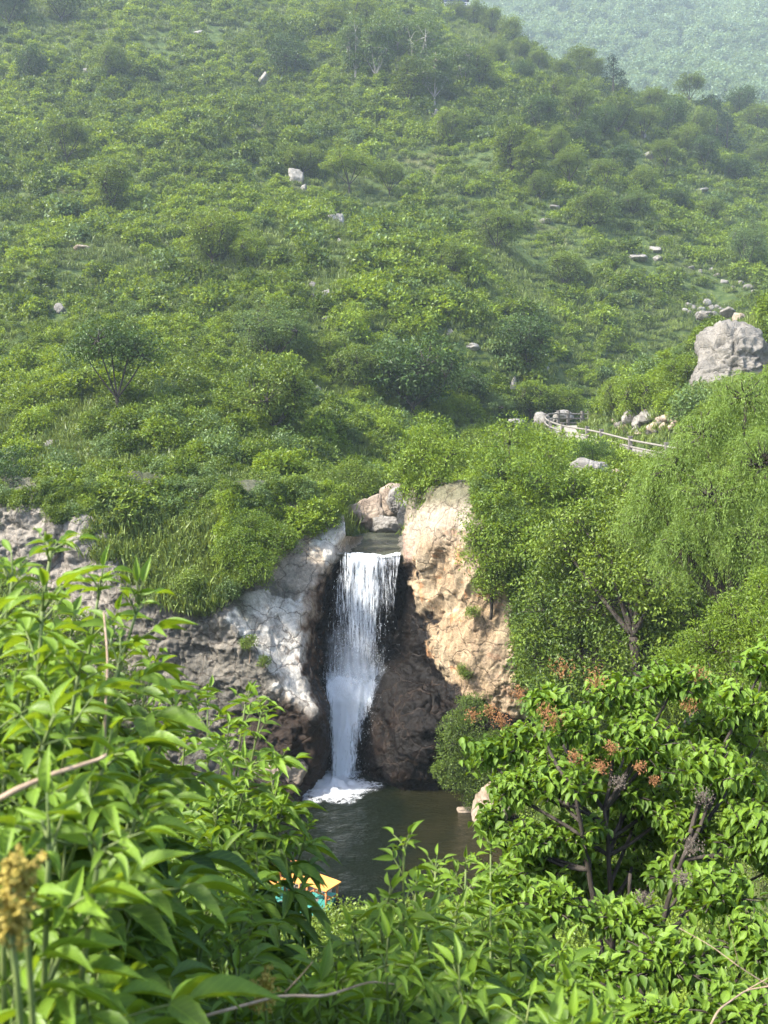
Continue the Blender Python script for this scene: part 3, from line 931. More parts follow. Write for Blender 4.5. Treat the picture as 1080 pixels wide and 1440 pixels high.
# drops
nd = 3600
tv = R.uniform(0, 1, nd) ** 0.8
pv = 800 + tv * 300
pu = np.where(pv < 965, 505 + R.normal(0, 1, nd) * np.interp(pv, [800, 960], [20, 24]), np.interp(pv, [965, 1100], [492, 486]) + R.normal(0, 1, nd) * np.interp(pv, [965, 1100], [22, 13]))
burst = R.uniform(0, 1, nd) < 0.4
pu = np.where(burst, 488 + R.normal(0, 22, nd), pu); pv = np.where(burst, 972 + R.normal(0, 20, nd), pv)
pd = np.interp(pv, [780, 960, 1110], [38.6, 37.5, 36.2]) - R.uniform(-.1, .55, nd)
c0 = P(pu, pv, pd)
r = R.uniform(0.003, 0.010, nd); ln = r * R.uniform(1.2, 4.0, nd)
oc = np.array([[1, 0, 0], [0, 1, 0], [-1, 0, 0], [0, -1, 0], [0, 0, 1], [0, 0, -1]], float)
V = c0[:, None] + oc[None] * np.stack([r, r, ln], -1)[:, None]
of = np.array([[0, 1, 4], [1, 2, 4], [2, 3, 4], [3, 0, 4], [1, 0, 5], [2, 1, 5], [3, 2, 5], [0, 3, 5]])
Fd = (of[None] + (np.arange(nd) * 6)[:, None, None]).reshape(-1, 3)
o = link('water_drops', quads('water_drops', V.reshape(-1, 3) - np.array(fall.location), Fd, smooth=True), M_DROP, fall)
o['kind'] = 'stuff'
# foam where the water lands
ctr = P(468, 1122, 35.9); ctr[2] = 0
rr, aa = np.meshgrid(np.linspace(0, 1, 30), np.linspace(0, 2 * math.pi, 72))
ex = 1 + 0.25 * fbm(np.stack([np.cos(aa) * 2, np.sin(aa) * 2, 0 * aa], -1), 3, 180)
fx = ctr[0] + rr * ex * 2.0 * np.cos(aa); fy = ctr[1] + rr * ex * 2.1 * np.sin(aa) - 0.5
fz = 0.035 + 0.22 * (1 - rr) ** 2 * (1 + fbm(np.stack([fx * 3, fy * 3, 0 * fx], -1), 3, 181)) + 0.05 * (1 - rr) * fbm(np.stack([fx * 9, fy * 9, 0 * fx], -1), 2, 182)
i = (np.arange(71)[:, None] * 30 + np.arange(29)[None]).reshape(-1, 1)
o = link('foam', quads('foam', np.stack([fx, fy, fz], -1).reshape(-1, 3), np.concatenate([i, i + 30, i + 31, i + 1], 1), (1.05 - 0.75 * rr ** 1.2).ravel() * (rr < 0.97).ravel(),
                       np.stack([fx, fy], -1).reshape(-1, 2) * 0.5, True), M_FOAM)
tag(o, 'white foam spreading on the pool at the foot of the waterfall', 'foam', kind='structure')


# ------------------------------------------------------------------ foliage builders
def clumps(C, r, n, L, W=0.5, up=0.45, droop=0.25, tm=KITE, tb=0.5, tv=0.22, lv=0.2, shell=0.35, rs=R, flat=1.0):
    """n leaves round every centre C with radius r: the leaf-sized faces of a crown"""
    C = np.asarray(C, float); K = len(C)
    r = np.broadcast_to(r, (K,))
    dr = rdir(K * n, rs)
    dr[:, 2] = np.where(rs.uniform(0, 1, K * n) < up, np.abs(dr[:, 2]), dr[:, 2])
    rad = np.repeat(r, n) * (1 - shell * rs.uniform(0, 1, K * n) ** 1.5)
    pos = np.repeat(C, n, axis=0) + dr * rad[:, None] * np.array([1, 1, flat])
    d = dr * 0.8 + rdir(K * n, rs) * 0.8; d[:, 2] -= droop
    nn = dr * 0.5 + np.array([0, 0, 0.95]) + rdir(K * n, rs) * 0.6
    LL = L * rs.uniform(0.7, 1.3, K * n)
    tone = np.repeat(tb + tv * rs.normal(0, 1, K), n) + lv * rs.normal(0, 1, K * n)
    return leaves(pos, d, nn, LL, LL * W, np.clip(tone, 0, 1), tm)


def crown_centres(n, R3, low=-0.25, rs=R, fill=0.45):
    d = rdir(n * 3, rs); d = d[d[:, 2] > low][:n]
    return d * (rs.uniform(fill, 0.86, (len(d), 1))) * np.array(R3)


def shrub_mesh(name, rad, h, k, n, L, tb, rs, W=0.5, sub=0.36, tv=0.2):
    c = crown_centres(k, (rad, rad, h), -0.12, rs)
    c[:, 2] = np.abs(c[:, 2]) + 0.15 * h
    b = MB(); V, Fq, T, U = clumps(c, rad * sub * rs.uniform(0.7, 1.3, len(c)), n, L, W, tb=tb, tv=tv, rs=rs)
    b.add(V, Fq, T)
    return b.mesh(name)


def herb_mesh(name, n, h, spread, rs, tb=0.5):
    p = np.stack([rs.normal(0, spread, n), rs.normal(0, spread, n), np.zeros(n)], 1)
    d = np.stack([rs.normal(0, .35, n), rs.normal(0, .35, n), np.ones(n)], 1)
    LL = h * rs.uniform(0.4, 1.0, n)
    V, Fq, T, U = leaves(p, d, rdir(n, rs), LL, LL * 0.10 + 0.01, np.clip(tb + 0.25 * rs.normal(0, 1, n), 0, 1))
    b = MB(); b.add(V, Fq, T)
    p2 = p + unit(d) * (LL * rs.uniform(0.3, 1, n))[:, None]
    V, Fq, T, U = leaves(p2, rdir(n, rs), np.array([0, 0, 1.0]) + rdir(n, rs) * .6, h * 0.16, h * 0.09, np.clip(tb + .1 + 0.25 * rs.normal(0, 1, n), 0, 1))
    b.add(V, Fq, T)
    return b.mesh(name)


def scatter(name, pts, rz, sc, idx, meshes, m, label):
    """one uncountable mass: the points of one mesh carry leafy clumps (geometry nodes)"""
    srcs = []
    for q in meshes:
        so = bpy.data.objects.new(name + '_source', q)
        if not len(q.materials): q.materials.append(m)
        srcs.append(so)
    me = bpy.data.meshes.new(name)
    me.vertices.add(len(pts)); me.vertices.foreach_set('co', np.asarray(pts, np.float32).ravel())
    for nm, ar in (('rz', rz), ('sc', sc), ('tilt', R.uniform(-0.15, 0.15, len(pts)))):
        a = me.attributes.new(nm, 'FLOAT', 'POINT'); a.data.foreach_set('value', np.asarray(ar, np.float32))
    a = me.attributes.new('idx', 'INT', 'POINT'); a.data.foreach_set('value', np.asarray(idx, np.int32))
    o = link(name, me)
    ng = bpy.data.node_groups.new(name + '_nodes', 'GeometryNodeTree')
    ng.interface.new_socket('Geometry', in_out='INPUT', socket_type='NodeSocketGeometry')
    ng.interface.new_socket('Geometry', in_out='OUTPUT', socket_type='NodeSocketGeometry')
    gi = ng.nodes.new('NodeGroupInput'); go = ng.nodes.new('NodeGroupOutput')
    tp = ng.nodes.new('GeometryNodeMeshToPoints'); ng.links.new(gi.outputs[0], tp.inputs[0])
    g2i = ng.nodes.new('GeometryNodeGeometryToInstance')
    for so in reversed(srcs):
        oi = ng.nodes.new('GeometryNodeObjectInfo'); oi.inputs['As Instance'].default_value = False
        oi.inputs['Object'].default_value = so
        gg = ng.nodes.new('GeometryNodeGeometryToInstance'); ng.links.new(oi.outputs['Geometry'], gg.inputs[0])
        jn = ng.nodes.get('jn') or ng.nodes.new('GeometryNodeJoinGeometry'); jn.name = 'jn'
        ng.links.new(gg.outputs[0], jn.inputs[0])
    ng.nodes.remove(g2i)
    def att(nm, typ):
        n_ = ng.nodes.new('GeometryNodeInputNamedAttribute'); n_.data_type = typ; n_.inputs[0].default_value = nm
        return n_.outputs[0]
    cx = ng.nodes.new('ShaderNodeCombineXYZ'); ng.links.new(att('rz', 'FLOAT'), cx.inputs[2]); ng.links.new(att('tilt', 'FLOAT'), cx.inputs[0])
    er = ng.nodes.new('FunctionNodeEulerToRotation'); ng.links.new(cx.outputs[0], er.inputs[0])
    iop = ng.nodes.new('GeometryNodeInstanceOnPoints')
    iop.inputs['Pick Instance'].default_value = True
    ng.links.new(tp.outputs[0], iop.inputs['Points']); ng.links.new(jn.outputs[0], iop.inputs['Instance'])
    ng.links.new(att('idx', 'INT'), iop.inputs['Instance Index'])
    ng.links.new(er.outputs[0], iop.inputs['Rotation']); ng.links.new(att('sc', 'FLOAT'), iop.inputs['Scale'])
    ng.links.new(iop.outputs[0], go.inputs[0])
    md = o.modifiers.new('scatter', 'NODES'); md.node_group = ng
    return tag(o, label, None, None, 'stuff')


# ---- scrub covering the hill
def jgrid(y0, y1, s, u0=-140, u1=1220, x_ok=None):
    ys_ = np.arange(y0, y1, s); out_ = []
    for y in ys_:
        x0, x1 = (u0 - 540) / F_PX * y, (u1 - 540) / F_PX * y
        n_ = max(1, int((x1 - x0) / s))
        out_.append(np.stack([x0 + (np.arange(n_) + R.uniform(0, 1, n_)) * s, y + R.uniform(-.5, .5, n_) * s], 1))
    return np.concatenate(out_)


MARKS = [(163, 530, 'the spreading forked tree'), (388, 560, 'the bushy tree on the mound'), (580, 530, 'the broad dark tree'), (742, 490, 'the dark tree over the fence'),
         (405, 90, 'the dark tree by the high boulder'), (475, 309, 'the slanted boulder'), (418, 250, 'the upright boulder'), (450, 410, 'the paired rocks'), (720, 215, 'the tall poplar-like trees'),
         (560, 90, 'the pale grove'), (890, 290, 'the whitish bush'), (1025, 510, 'the great boulder'), (762, 600, 'the left end of the fence'), (886, 630, 'the middle fence post'), (905, 600, 'the rock heap'),
         (522, 780, 'the waterfall lip'), (519, 724, 'the stream boulder'), (72, 615, 'the two grey slabs'), (1000, 435, 'the rubble heap'), (828, 667, 'the flat-topped boulder'), (862, 125, 'the upper conifer'),
         (1010, 190, 'the conifer cluster'), (640, 10, 'the hilltop hut'), (60, 740, 'the far left cliff'), (400, 890, 'the white slab'), (447, 552, 'the pale boulder on the mound'), (300, 340, 'the rounded slope tree'),
         (270, 700, 'the crest of the mound'), (950, 640, 'the right end of the fence'), (1050, 350, 'the pale feathery tree'), (790, 95, 'the skyline trees')]
USED = {}


def place_label(u, v, lead):
    def rel(m):
        du, dv = u - m[0], v - m[1]
        if abs(du) > 1.6 * abs(dv): return 'right of ' if du > 0 else 'left of '
        if abs(dv) > 1.6 * abs(du): return 'below ' if dv > 0 else 'above '
        return ('below right of ' if du > 0 else 'below left of ') if dv > 0 else ('above right of ' if du > 0 else 'above left of ')
    ms = sorted(MARKS, key=lambda m: (m[0] - u) ** 2 + (m[1] - v) ** 2)
    for near in ('', 'just ', 'well '):
        t_ = lead + ' ' + near + rel(ms[0]) + ms[0][2]
        if t_ not in USED: break
    if t_ in USED:
        for m_ in ms[1:7]:
            for jn_ in (', ', ' and just '):
                t2 = lead + ' ' + rel(ms[0]) + ms[0][2] + jn_ + rel(m_) + m_[2]
                if len(t2.split()) <= 16 and t2 not in USED: t_ = t2; break
            if t_ not in USED: break
    USED[t_] = 1
    return t_


def vis(p, hgt, m=140, top=-90):
    u, v, w_ = project(p)
    return (u > -m) & (u < 1080 + m) & (v > top - hgt * F_PX / w_) & (v < 1500)


BL = [
    (372, 112, 20, 15, 'pale pointed boulder beside the dark round tree high on the hill', M_ROCK),
    (123, 100, 10, 8, 'small white rock alone near the top left of the hill', M_ROCK),
    (281, 46, 14, 7, 'small flat pale rock near the top centre of the hill', M_ROCK),
    (418, 250, 20, 24, 'upright pale boulder left of the bright wide tree', M_ROCK),
    (428, 264, 12, 9, 'small pale rock at the foot of the upright boulder', M_ROCK),
    (475, 309, 26, 24, 'largest slanted pale boulder in the middle of the hill', M_ROCK),
    (516, 300, 13, 11, 'small pale rock right of the slanted boulder', M_ROCK),
    (478, 340, 9, 9, 'small pale rock just below the slanted boulder', M_ROCK),
    (378, 328, 14, 6, 'dark flat rock left of the slanted boulder', M_ROCKG),
    (440, 404, 10, 14, 'narrow upright rock of the pair in the dry grass', M_ROCKG),
    (459, 415, 20, 14, 'wide pale rock of the pair in the dry grass', M_ROCK),
    (441, 418, 9, 8, 'small grey rock under the narrow upright rock', M_ROCKG),
    (459, 450, 17, 9, 'flat pale rock below the pair in the dry grass', M_ROCK),
    (518, 464, 9, 8, 'small white rock at the lower edge of the dry grass', M_ROCK),
    (632, 473, 14, 10, 'small pale rock at the gully shoulder', M_ROCK),
    (664, 489, 20, 12, 'flat pale rock on the slope left of the gully', M_ROCK),
    (722, 543, 11, 20, 'upright white rock beneath the dark bushy tree', M_ROCK),
    (768, 519, 12, 9, 'small pale rock beside the dark bushy tree', M_ROCK),
    (447, 552, 17, 17, 'pale boulder right of the bushy bright green tree', M_ROCK),
    (97, 600, 20, 12, 'pale slab tilted on the left edge of the mound, the upper of two', M_ROCKG),
    (72, 624, 24, 17, 'grey boulder at the left edge of the mound, the lower of two', M_ROCKG),
    (130, 570, 11, 8, 'small grey rock left of the spreading tree', M_ROCKG),
    (12, 596, 12, 8, 'small grey rock at the left border of the picture', M_ROCKG),
    (85, 437, 18, 14, 'grey rock face poking out of dark scrub on the left', M_ROCKG),
    (115, 353, 34, 8, 'low brownish rock ledge in a bare strip on the left slope', M_ROCKB),
    (638, 192, 12, 6, 'flat pale rock near the single round tree of mid slope', M_ROCK),
    (612, 160, 12, 14, 'pale scree rock below the pale grove', M_ROCK),
    (638, 18, 20, 10, 'pinkish rock beneath the little viewing hut', M_ROCKT),
    (700, 46, 16, 8, 'pale outcrop left of the skyline trees', M_ROCK),
    (770, 70, 14, 7, 'pale outcrop below the skyline trees', M_ROCK),
    (795, 132, 30, 7, 'low band of pale rocks left of the upper conifer', M_ROCK),
    (912, 220, 18, 12, 'pale scree patch between trees of the right shoulder', M_ROCK),
    (905, 192, 8, 16, 'narrow upright rock above the pale scree patch', M_ROCK),
    (780, 292, 16, 5, 'low pale ledge in scrub below the shoulder', M_ROCK),
    (768, 312, 18, 8, 'weathered rock left of the flowering bush', M_ROCKG),
    (985, 268, 20, 6, 'flat pale rock on the far right slope', M_ROCK),
    (921, 352, 16, 11, 'round pale boulder at the top of the rubble run', M_ROCK),
    (900, 364, 30, 10, 'heap of pale stone beside the round pale boulder', M_ROCK),
    (925, 365, 12, 8, 'pale stone right of the pale stone heap', M_ROCK),
]
ROCKS_AT = [(a[0], a[1], a[2], a[3]) for a in BL] + [(990, 438, 60, 26), (1036, 402, 50, 14), (1000, 382, 30, 12), (975, 376, 24, 10), (1045, 450, 50, 16), (828, 667, 46, 28), (868, 685, 40, 40), (905, 600, 80, 34), (727, 594, 26, 9), (762, 594, 24, 16), (790, 588, 28, 17),
                                                    (1026, 522, 100, 100), (517, 724, 60, 50), (560, 722, 40, 50)]


def before_rock(p, hgt):
    u, v, w_ = project(p)
    m = np.zeros(len(p), bool)
    for a, b, c, d in ROCKS_AT:
        m |= (np.abs(u - a) < c * 0.5 + 0.7 * F_PX / w_) & (v > b - d * 0.3) & (v < b + d * 0.35 + hgt * F_PX / w_)
    return m


pts = np.concatenate([jgrid(39.5, 75, 1.15), jgrid(75, 140, 1.65), jgrid(140, 335, 2.25)])
hz = back_h(pts[:, 0], pts[:, 1])
pp = np.stack([pts[:, 0], pts[:, 1], hz], 1)
g = fbm(pp * [0.045, 0.03, 0], 3, 41) + 0.5 * fbm(pp * [0.16, 0.12, 0], 2, 42)
uu, vv_, ww = project(pp)
# known clearings of dry grass
clear = 1.7 * np.exp(-((uu - 500) / 75) ** 2 - ((vv_ - 370) / 55) ** 2) + 1.6 * np.exp(-((uu - 480) / 60) ** 2 - ((vv_ - 450) / 35) ** 2) + 0.8 * np.exp(-((uu - 120) / 55) ** 2 - ((vv_ - 352) / 14) ** 2) \
    + 0.8 * np.exp(-((uu - 560) / 90) ** 2 - ((vv_ - 300) / 40) ** 2) + 0.7 * np.exp(-((uu - 60) / 90) ** 2 - ((vv_ - 495) / 10) ** 2) + 0.8 * np.exp(-((uu - 905) / 26) ** 2 - ((vv_ - 525) / 26) ** 2)
dpath, _z = seg_dist(pp[:, 0], pp[:, 1], PATHC[::6])
dcreek, _z = seg_dist(pp[:, 0], pp[:, 1], CREEK[:4])
ok = (dpath > 2.6) & (dcreek > 2.3) & vis(pp, 3) & ~before_rock(pp, 1.5)
dens = g - 1.1 * clear
keep = ok & (dens > -1.05 + 0.5 * R.uniform(-1, 1, len(pp)) * 0.6)
low = ok & ~keep
SP = pp[keep]; dk_ = ww[keep]
scs = np.clip(1.0 + 0.45 * R.normal(0, 1, len(SP)) + 0.3 * g[keep], 0.4, 2.2) * np.interp(dk_, [40, 70, 150, 300], [0.62, 0.75, 1.05, 1.25])
near_mask = dk_ < 92
rs1 = np.random.RandomState(11)
near_meshes = [shrub_mesh('shrub', 1.15, 1.15 + 0.2 * (i % 3), 24, 80, 0.175, [.3, .42, .5, .58, .7, .5][i], rs1, tv=0.1) for i in range(6)]
far_meshes = [shrub_mesh('far_shrub', 1.2, 1.25, 17, 34, 0.31, [.3, .42, .5, .58, .7, .45][i], rs1, W=0.6, sub=0.42, tv=0.1) for i in range(6)]
order = np.argsort(np.where(near_mask, dk_, 1e9))
uS, vS, _w_ = project(SP + [0, 0, 0.6])
infr = (uS > 0) & (uS < 1080) & (vS > 0)
single = [i for i in order if infr[i]][:240]
MIXM = [M_SCRUB, M_TREE, M_SCRUB, M_SCRUB, M_SCRUB, M_PALE]
SHADE = ['dark', 'deep green', 'mid green', 'fresh green', 'bright', 'grey-green']
for q, q2, m_ in zip(near_meshes, far_meshes, MIXM): q.materials.append(m_); q2.materials.append(m_)
patch = fbm(SP * [0.07, 0.05, 0], 3, 49)
vidx = np.clip(np.round((patch * 0.9 + 0.5) * 5 + R.normal(0, 1.1, len(SP))), 0, 5).astype(int)
vidx = np.where(R.uniform(0, 1, len(SP)) < .08, 5, np.where(vidx == 5, 4, vidx))
sm = np.zeros(len(SP), bool); sm[single] = True
for i in single:
    o = bpy.data.objects.new('shrub', near_meshes[vidx[i]])
    COL.objects.link(o)
    o.location = SP[i]; s = scs[i]; o.scale = (s, s, s * R.uniform(.8, 1.1)); o.rotation_euler = (R.uniform(-.1, .1), R.uniform(-.1, .1), R.uniform(0, 6.3))
    gr = 'shrubs on the mound above the left cliff' if uS[i] < 480 else ('shrubs behind the top of the waterfall' if uS[i] < 660 else 'shrubs round the footpath')
    tag(o, place_label(uS[i], vS[i], ('small' if s < .6 else 'large' if s > .95 else 'medium') + ' ' + SHADE[vidx[i]] + ' shrub'), 'shrub', gr)
a_ = near_mask & ~sm
scatter('hillside_scrub', SP[a_], R.uniform(0, 6.3, a_.sum()), scs[a_], vidx[a_], near_meshes, M_SCRUB, 'dense green scrub covering the lower hillside')
a_ = ~near_mask
scatter('distant_scrub', SP[a_], R.uniform(0, 6.3, a_.sum()), scs[a_], vidx[a_], far_meshes, M_SCRUB, 'dense green scrub covering the upper hillside')
# herbs and grass between the shrubs
pts = np.concatenate([jgrid(39.5, 75, 0.6), jgrid(75, 140, 1.0), jgrid(140, 320, 1.9)])
gp = np.stack([pts[:, 0], pts[:, 1], back_h(pts[:, 0], pts[:, 1])], 1)
dpath, _z = seg_dist(gp[:, 0], gp[:, 1], PATHC[::6]); dcreek, _z = seg_dist(gp[:, 0], gp[:, 1], CREEK[:4])
bare = fbm(gp * [0.09, 0.07, 0], 3, 47) + 0.3 * R.normal(0, 1, len(gp))
gp = gp[(dpath > 1.6) & (dcreek > 1.7) & vis(gp, 1) & (bare < 0.75)]
_u, _v, gw = project(gp)
herbs = [herb_mesh('herb', 90, 0.75, 0.30, rs1, t) for t in (.3, .5, .65, .8)]
scatter('hillside_herbs', gp, R.uniform(0, 6.3, len(gp)), R.uniform(.6, 1.3, len(gp)) * np.interp(gw, [40, 120, 300], [.8, 1.2, 2.0]), R.randint(0, 4, len(gp)), herbs, M_HERB, 'grass and herbs growing between the shrubs of the hillside')

# bushes rooted on the cliff top itself and in its joints
cu = R.uniform(-60, 480, 1500); cvv = R.uniform(690, 1000, 1500)
vt = poly(cu, [(-60, 712), (20, 718), (60, 725), (130, 772), (200, 842), (250, 858), (300, 865), (330, 838), (380, 800), (430, 752), (480, 735)])
kp = cvv < vt - 4 + R.normal(0, 3, 1500)
cpnt = rock_pt(cu[kp], cvv[kp])
gras = (cu[kp] > 130) & (cu[kp] < 310) & (cvv[kp] > 735)
o_s = ~gras | (R.uniform(0, 1, gras.sum() + (~gras).sum()) < 0.15)
k1 = cpnt[o_s]
scatter('cliff_top_scrub', k1, R.uniform(0, 6.3, len(k1)), R.uniform(.28, .52, len(k1)), R.randint(0, 6, len(k1)), near_meshes, M_SCRUB, 'low green scrub spilling over the edge of the left cliff')
cu = R.uniform(575, 860, 2600); cvv = R.uniform(680, 1000, 2600)
kp = (cvv < poly(cu, [(575, 690), (625, 672), (632, 600), (664, 600), (672, 735), (700, 770), (722, 790), (735, 960), (860, 1100)]) + 16 * fbm(np.stack([cu, cvv, 0 * cu], 1) * 0.04, 2, 8))
k2 = rock_pt(cu[kp], cvv[kp])
scatter('right_cliff_scrub', k2, R.uniform(0, 6.3, len(k2)), R.uniform(.25, .5, len(k2)), R.randint(0, 6, len(k2)), near_meshes, M_SCRUB, 'low green scrub on the top and shoulder of the tan cliff')
g1 = cpnt[gras]
g1 = np.concatenate([g1 + R.normal(0, .12, g1.shape) * [1, 0.3, .6] for _ in range(4)])
scatter('cliff_top_grass', g1, R.uniform(0, 6.3, len(g1)), R.uniform(.6, 1.2, len(g1)), R.randint(0, 4, len(g1)), herbs, M_HERB, 'pale green grass and herbs hanging on the ledge of the left cliff')

# far wood
pf = jgrid(450, 975, 7.5, 660, 1200)
pf = np.stack([pf[:, 0], pf[:, 1], far_h(pf[:, 0], pf[:, 1])], 1)
crag = np.exp(-((pf[:, 0] - 118) / 26) ** 2 - ((pf[:, 1] - 880) / 45) ** 2)
pf = pf[crag < 0.5]
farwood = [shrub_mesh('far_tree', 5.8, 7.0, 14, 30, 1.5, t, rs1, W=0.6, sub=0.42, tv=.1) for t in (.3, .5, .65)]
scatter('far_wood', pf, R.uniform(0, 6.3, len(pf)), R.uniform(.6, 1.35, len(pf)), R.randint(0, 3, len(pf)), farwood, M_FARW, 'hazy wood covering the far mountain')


# ------------------------------------------------------------------ trees
def bez(a, b, bend, n=7):
    a = np.asarray(a, float); b = np.asarray(b, float)
    t = np.linspace(0, 1, n)[:, None]
    m_ = (a + b) / 2 + np.asarray(bend, float)
    return a * (1 - t) ** 2 + 2 * m_ * t * (1 - t) + b * t * t


def tree_meshes(kind, rs):
    """unit tree about 6 m tall, crown radius about 3; returns trunk mesh, crown mesh"""
    tr, cr = MB(), MB()
    if kind == 'open':
        cc = crown_centres(85, (3.3, 3.3, 2.2), -0.45, rs, 0.3) + [0, 0, 4.1]; rr, n, L = 0.6, 85, 0.20
    elif kind == 'round':
        cc = crown_centres(100, (2.9, 2.9, 2.8), -0.8, rs, 0.35) + [0, 0, 3.0]; rr, n, L = 0.68, 75, 0.22
    elif kind == 'tall':
        cc = crown_centres(90, (2.1, 2.1, 3.2), -0.9, rs, 0.3) + [0, 0, 3.5]; rr, n, L = 0.55, 70, 0.21
    elif kind == 'feather':
        cc = crown_centres(110, (2.7, 2.7, 2.8), -0.7, rs, 0.3) + [0, 0, 3.1]; rr, n, L = 0.55, 90, 0.17
    elif kind == 'conifer':
        cc = []
        for z in np.linspace(0.8, 6.2, 13):
            r_ = 1.9 * (1 - z / 6.9) + .1
            for a in rs.uniform(0, 6.3, max(3, int(9 * r_ / 1.6))): cc.append([math.cos(a) * r_, math.sin(a) * r_, z + rs.uniform(-.15, .15)])
        cc = np.array(cc); rr, n, L = 0.42, 60, 0.16
    rad = rr * rs.uniform(0.65, 1.3, len(cc))
    V, Fq, T, U = clumps(cc, rad, n, L, 0.5 if kind != 'feather' else 0.45, tb=0.5, tv=0.13, rs=rs, flat=0.75)
    cr.add(V, Fq, T)
    if kind in ('conifer',):
        tr.tube([[0, 0, -.6], [0, 0, 3], [0, 0, 6.2]], [.16, .1, .02], 6)
        for c in cc[::2]: tr.tube([[0, 0, c[2] - .1], c], [.03, .01], 4)
    else:
        fork = 1.5 if kind == 'open' else 1.0
        tr.tube(bez([0, 0, -.7], [0.1, 0, fork], [.08, 0, 0], 5), [.15, .13, .12, .11, .10], 8)
        nl = 5
        hubs = []
        for a in range(nl):
            an = a * 6.28 / nl + rs.uniform(-.3, .3)
            hgt = cc[:, 2].mean() + rs.uniform(-.9, .7)
            rd = rs.uniform(1.0, 2.3) * (0.6 if kind == 'tall' else 1)
            h_ = np.array([math.cos(an) * rd, math.sin(an) * rd, hgt]); hubs.append(h_)
            tr.tube(bez([.1, 0, fork - .25], h_, [0, 0, -.3], 7), np.linspace(.07, .03, 7), 6)
        hubs = np.array(hubs)
        for c in cc:
            h_ = hubs[((hubs - c) ** 2).sum(1).argmin()]
            tr.tube(bez(h_, c, rs.normal(0, .15, 3), 5), np.linspace(.04, .012, 5), 4)
    return tr.mesh('trunk'), cr.mesh('crown')


rs2 = np.random.RandomState(23)
TM = {}
for kind in ('open', 'round', 'tall', 'feather', 'conifer'):
    TM[kind] = [tree_meshes(kind, rs2) for _ in range(3 if kind in ('round',) else 2)]
MATS = {'mid': M_TREE, 'dark': M_DARK, 'pale': M_PALE, 'lime': M_LIME, 'conifer': M_CONIF}
BASEH = {'open': 6.3, 'round': 6.1, 'tall': 7.0, 'feather': 6.1, 'conifer': 6.5}
BASEW = {'open': 6.4, 'round': 5.9, 'tall': 4.2, 'feather': 5.4, 'conifer': 4.0}
_cache = {}


def hill_tree(u, v, hp, wp, kind, tone, label, group=None, q=None, d0=40):
    """tree whose foot is at pixel (u, v), hp pixels tall and wp wide"""
    if q is None: q = hit(u, v, d0)
    if q is None: print('no ground', u, v); return
    w_ = q[1]
    k = R.randint(len(TM[kind]))
    key = (kind, k, tone)
    if key not in _cache:
        a, b = TM[kind][k]
        a = a.copy(); b = b.copy(); a.name = 'trunk'; b.name = 'crown'
        a.materials.append(M_PBARK if (tone == 'pale' and kind == 'tall') else M_BARK); b.materials.append(MATS[tone])
        _cache[key] = (a, b)
    t = empty(kind_name(kind), q, label, 'tree', group, R.uniform(0, 6.3))
    sz = 1.12 * hp * w_ / F_PX / BASEH[kind]; sx = 1.15 * wp * w_ / F_PX / BASEW[kind]
    t.scale = (sx, sx, sz)
    for nm, me in zip(('trunk', 'crown'), _cache[key]):
        o = bpy.data.objects.new(nm, me); COL.objects.link(o); o.parent = t
    return t


def kind_name(k):
    return {'open': 'spreading_tree', 'round': 'broadleaf_tree', 'tall': 'slender_tree', 'feather': 'feathery_tree', 'conifer': 'conifer_tree'}[k]


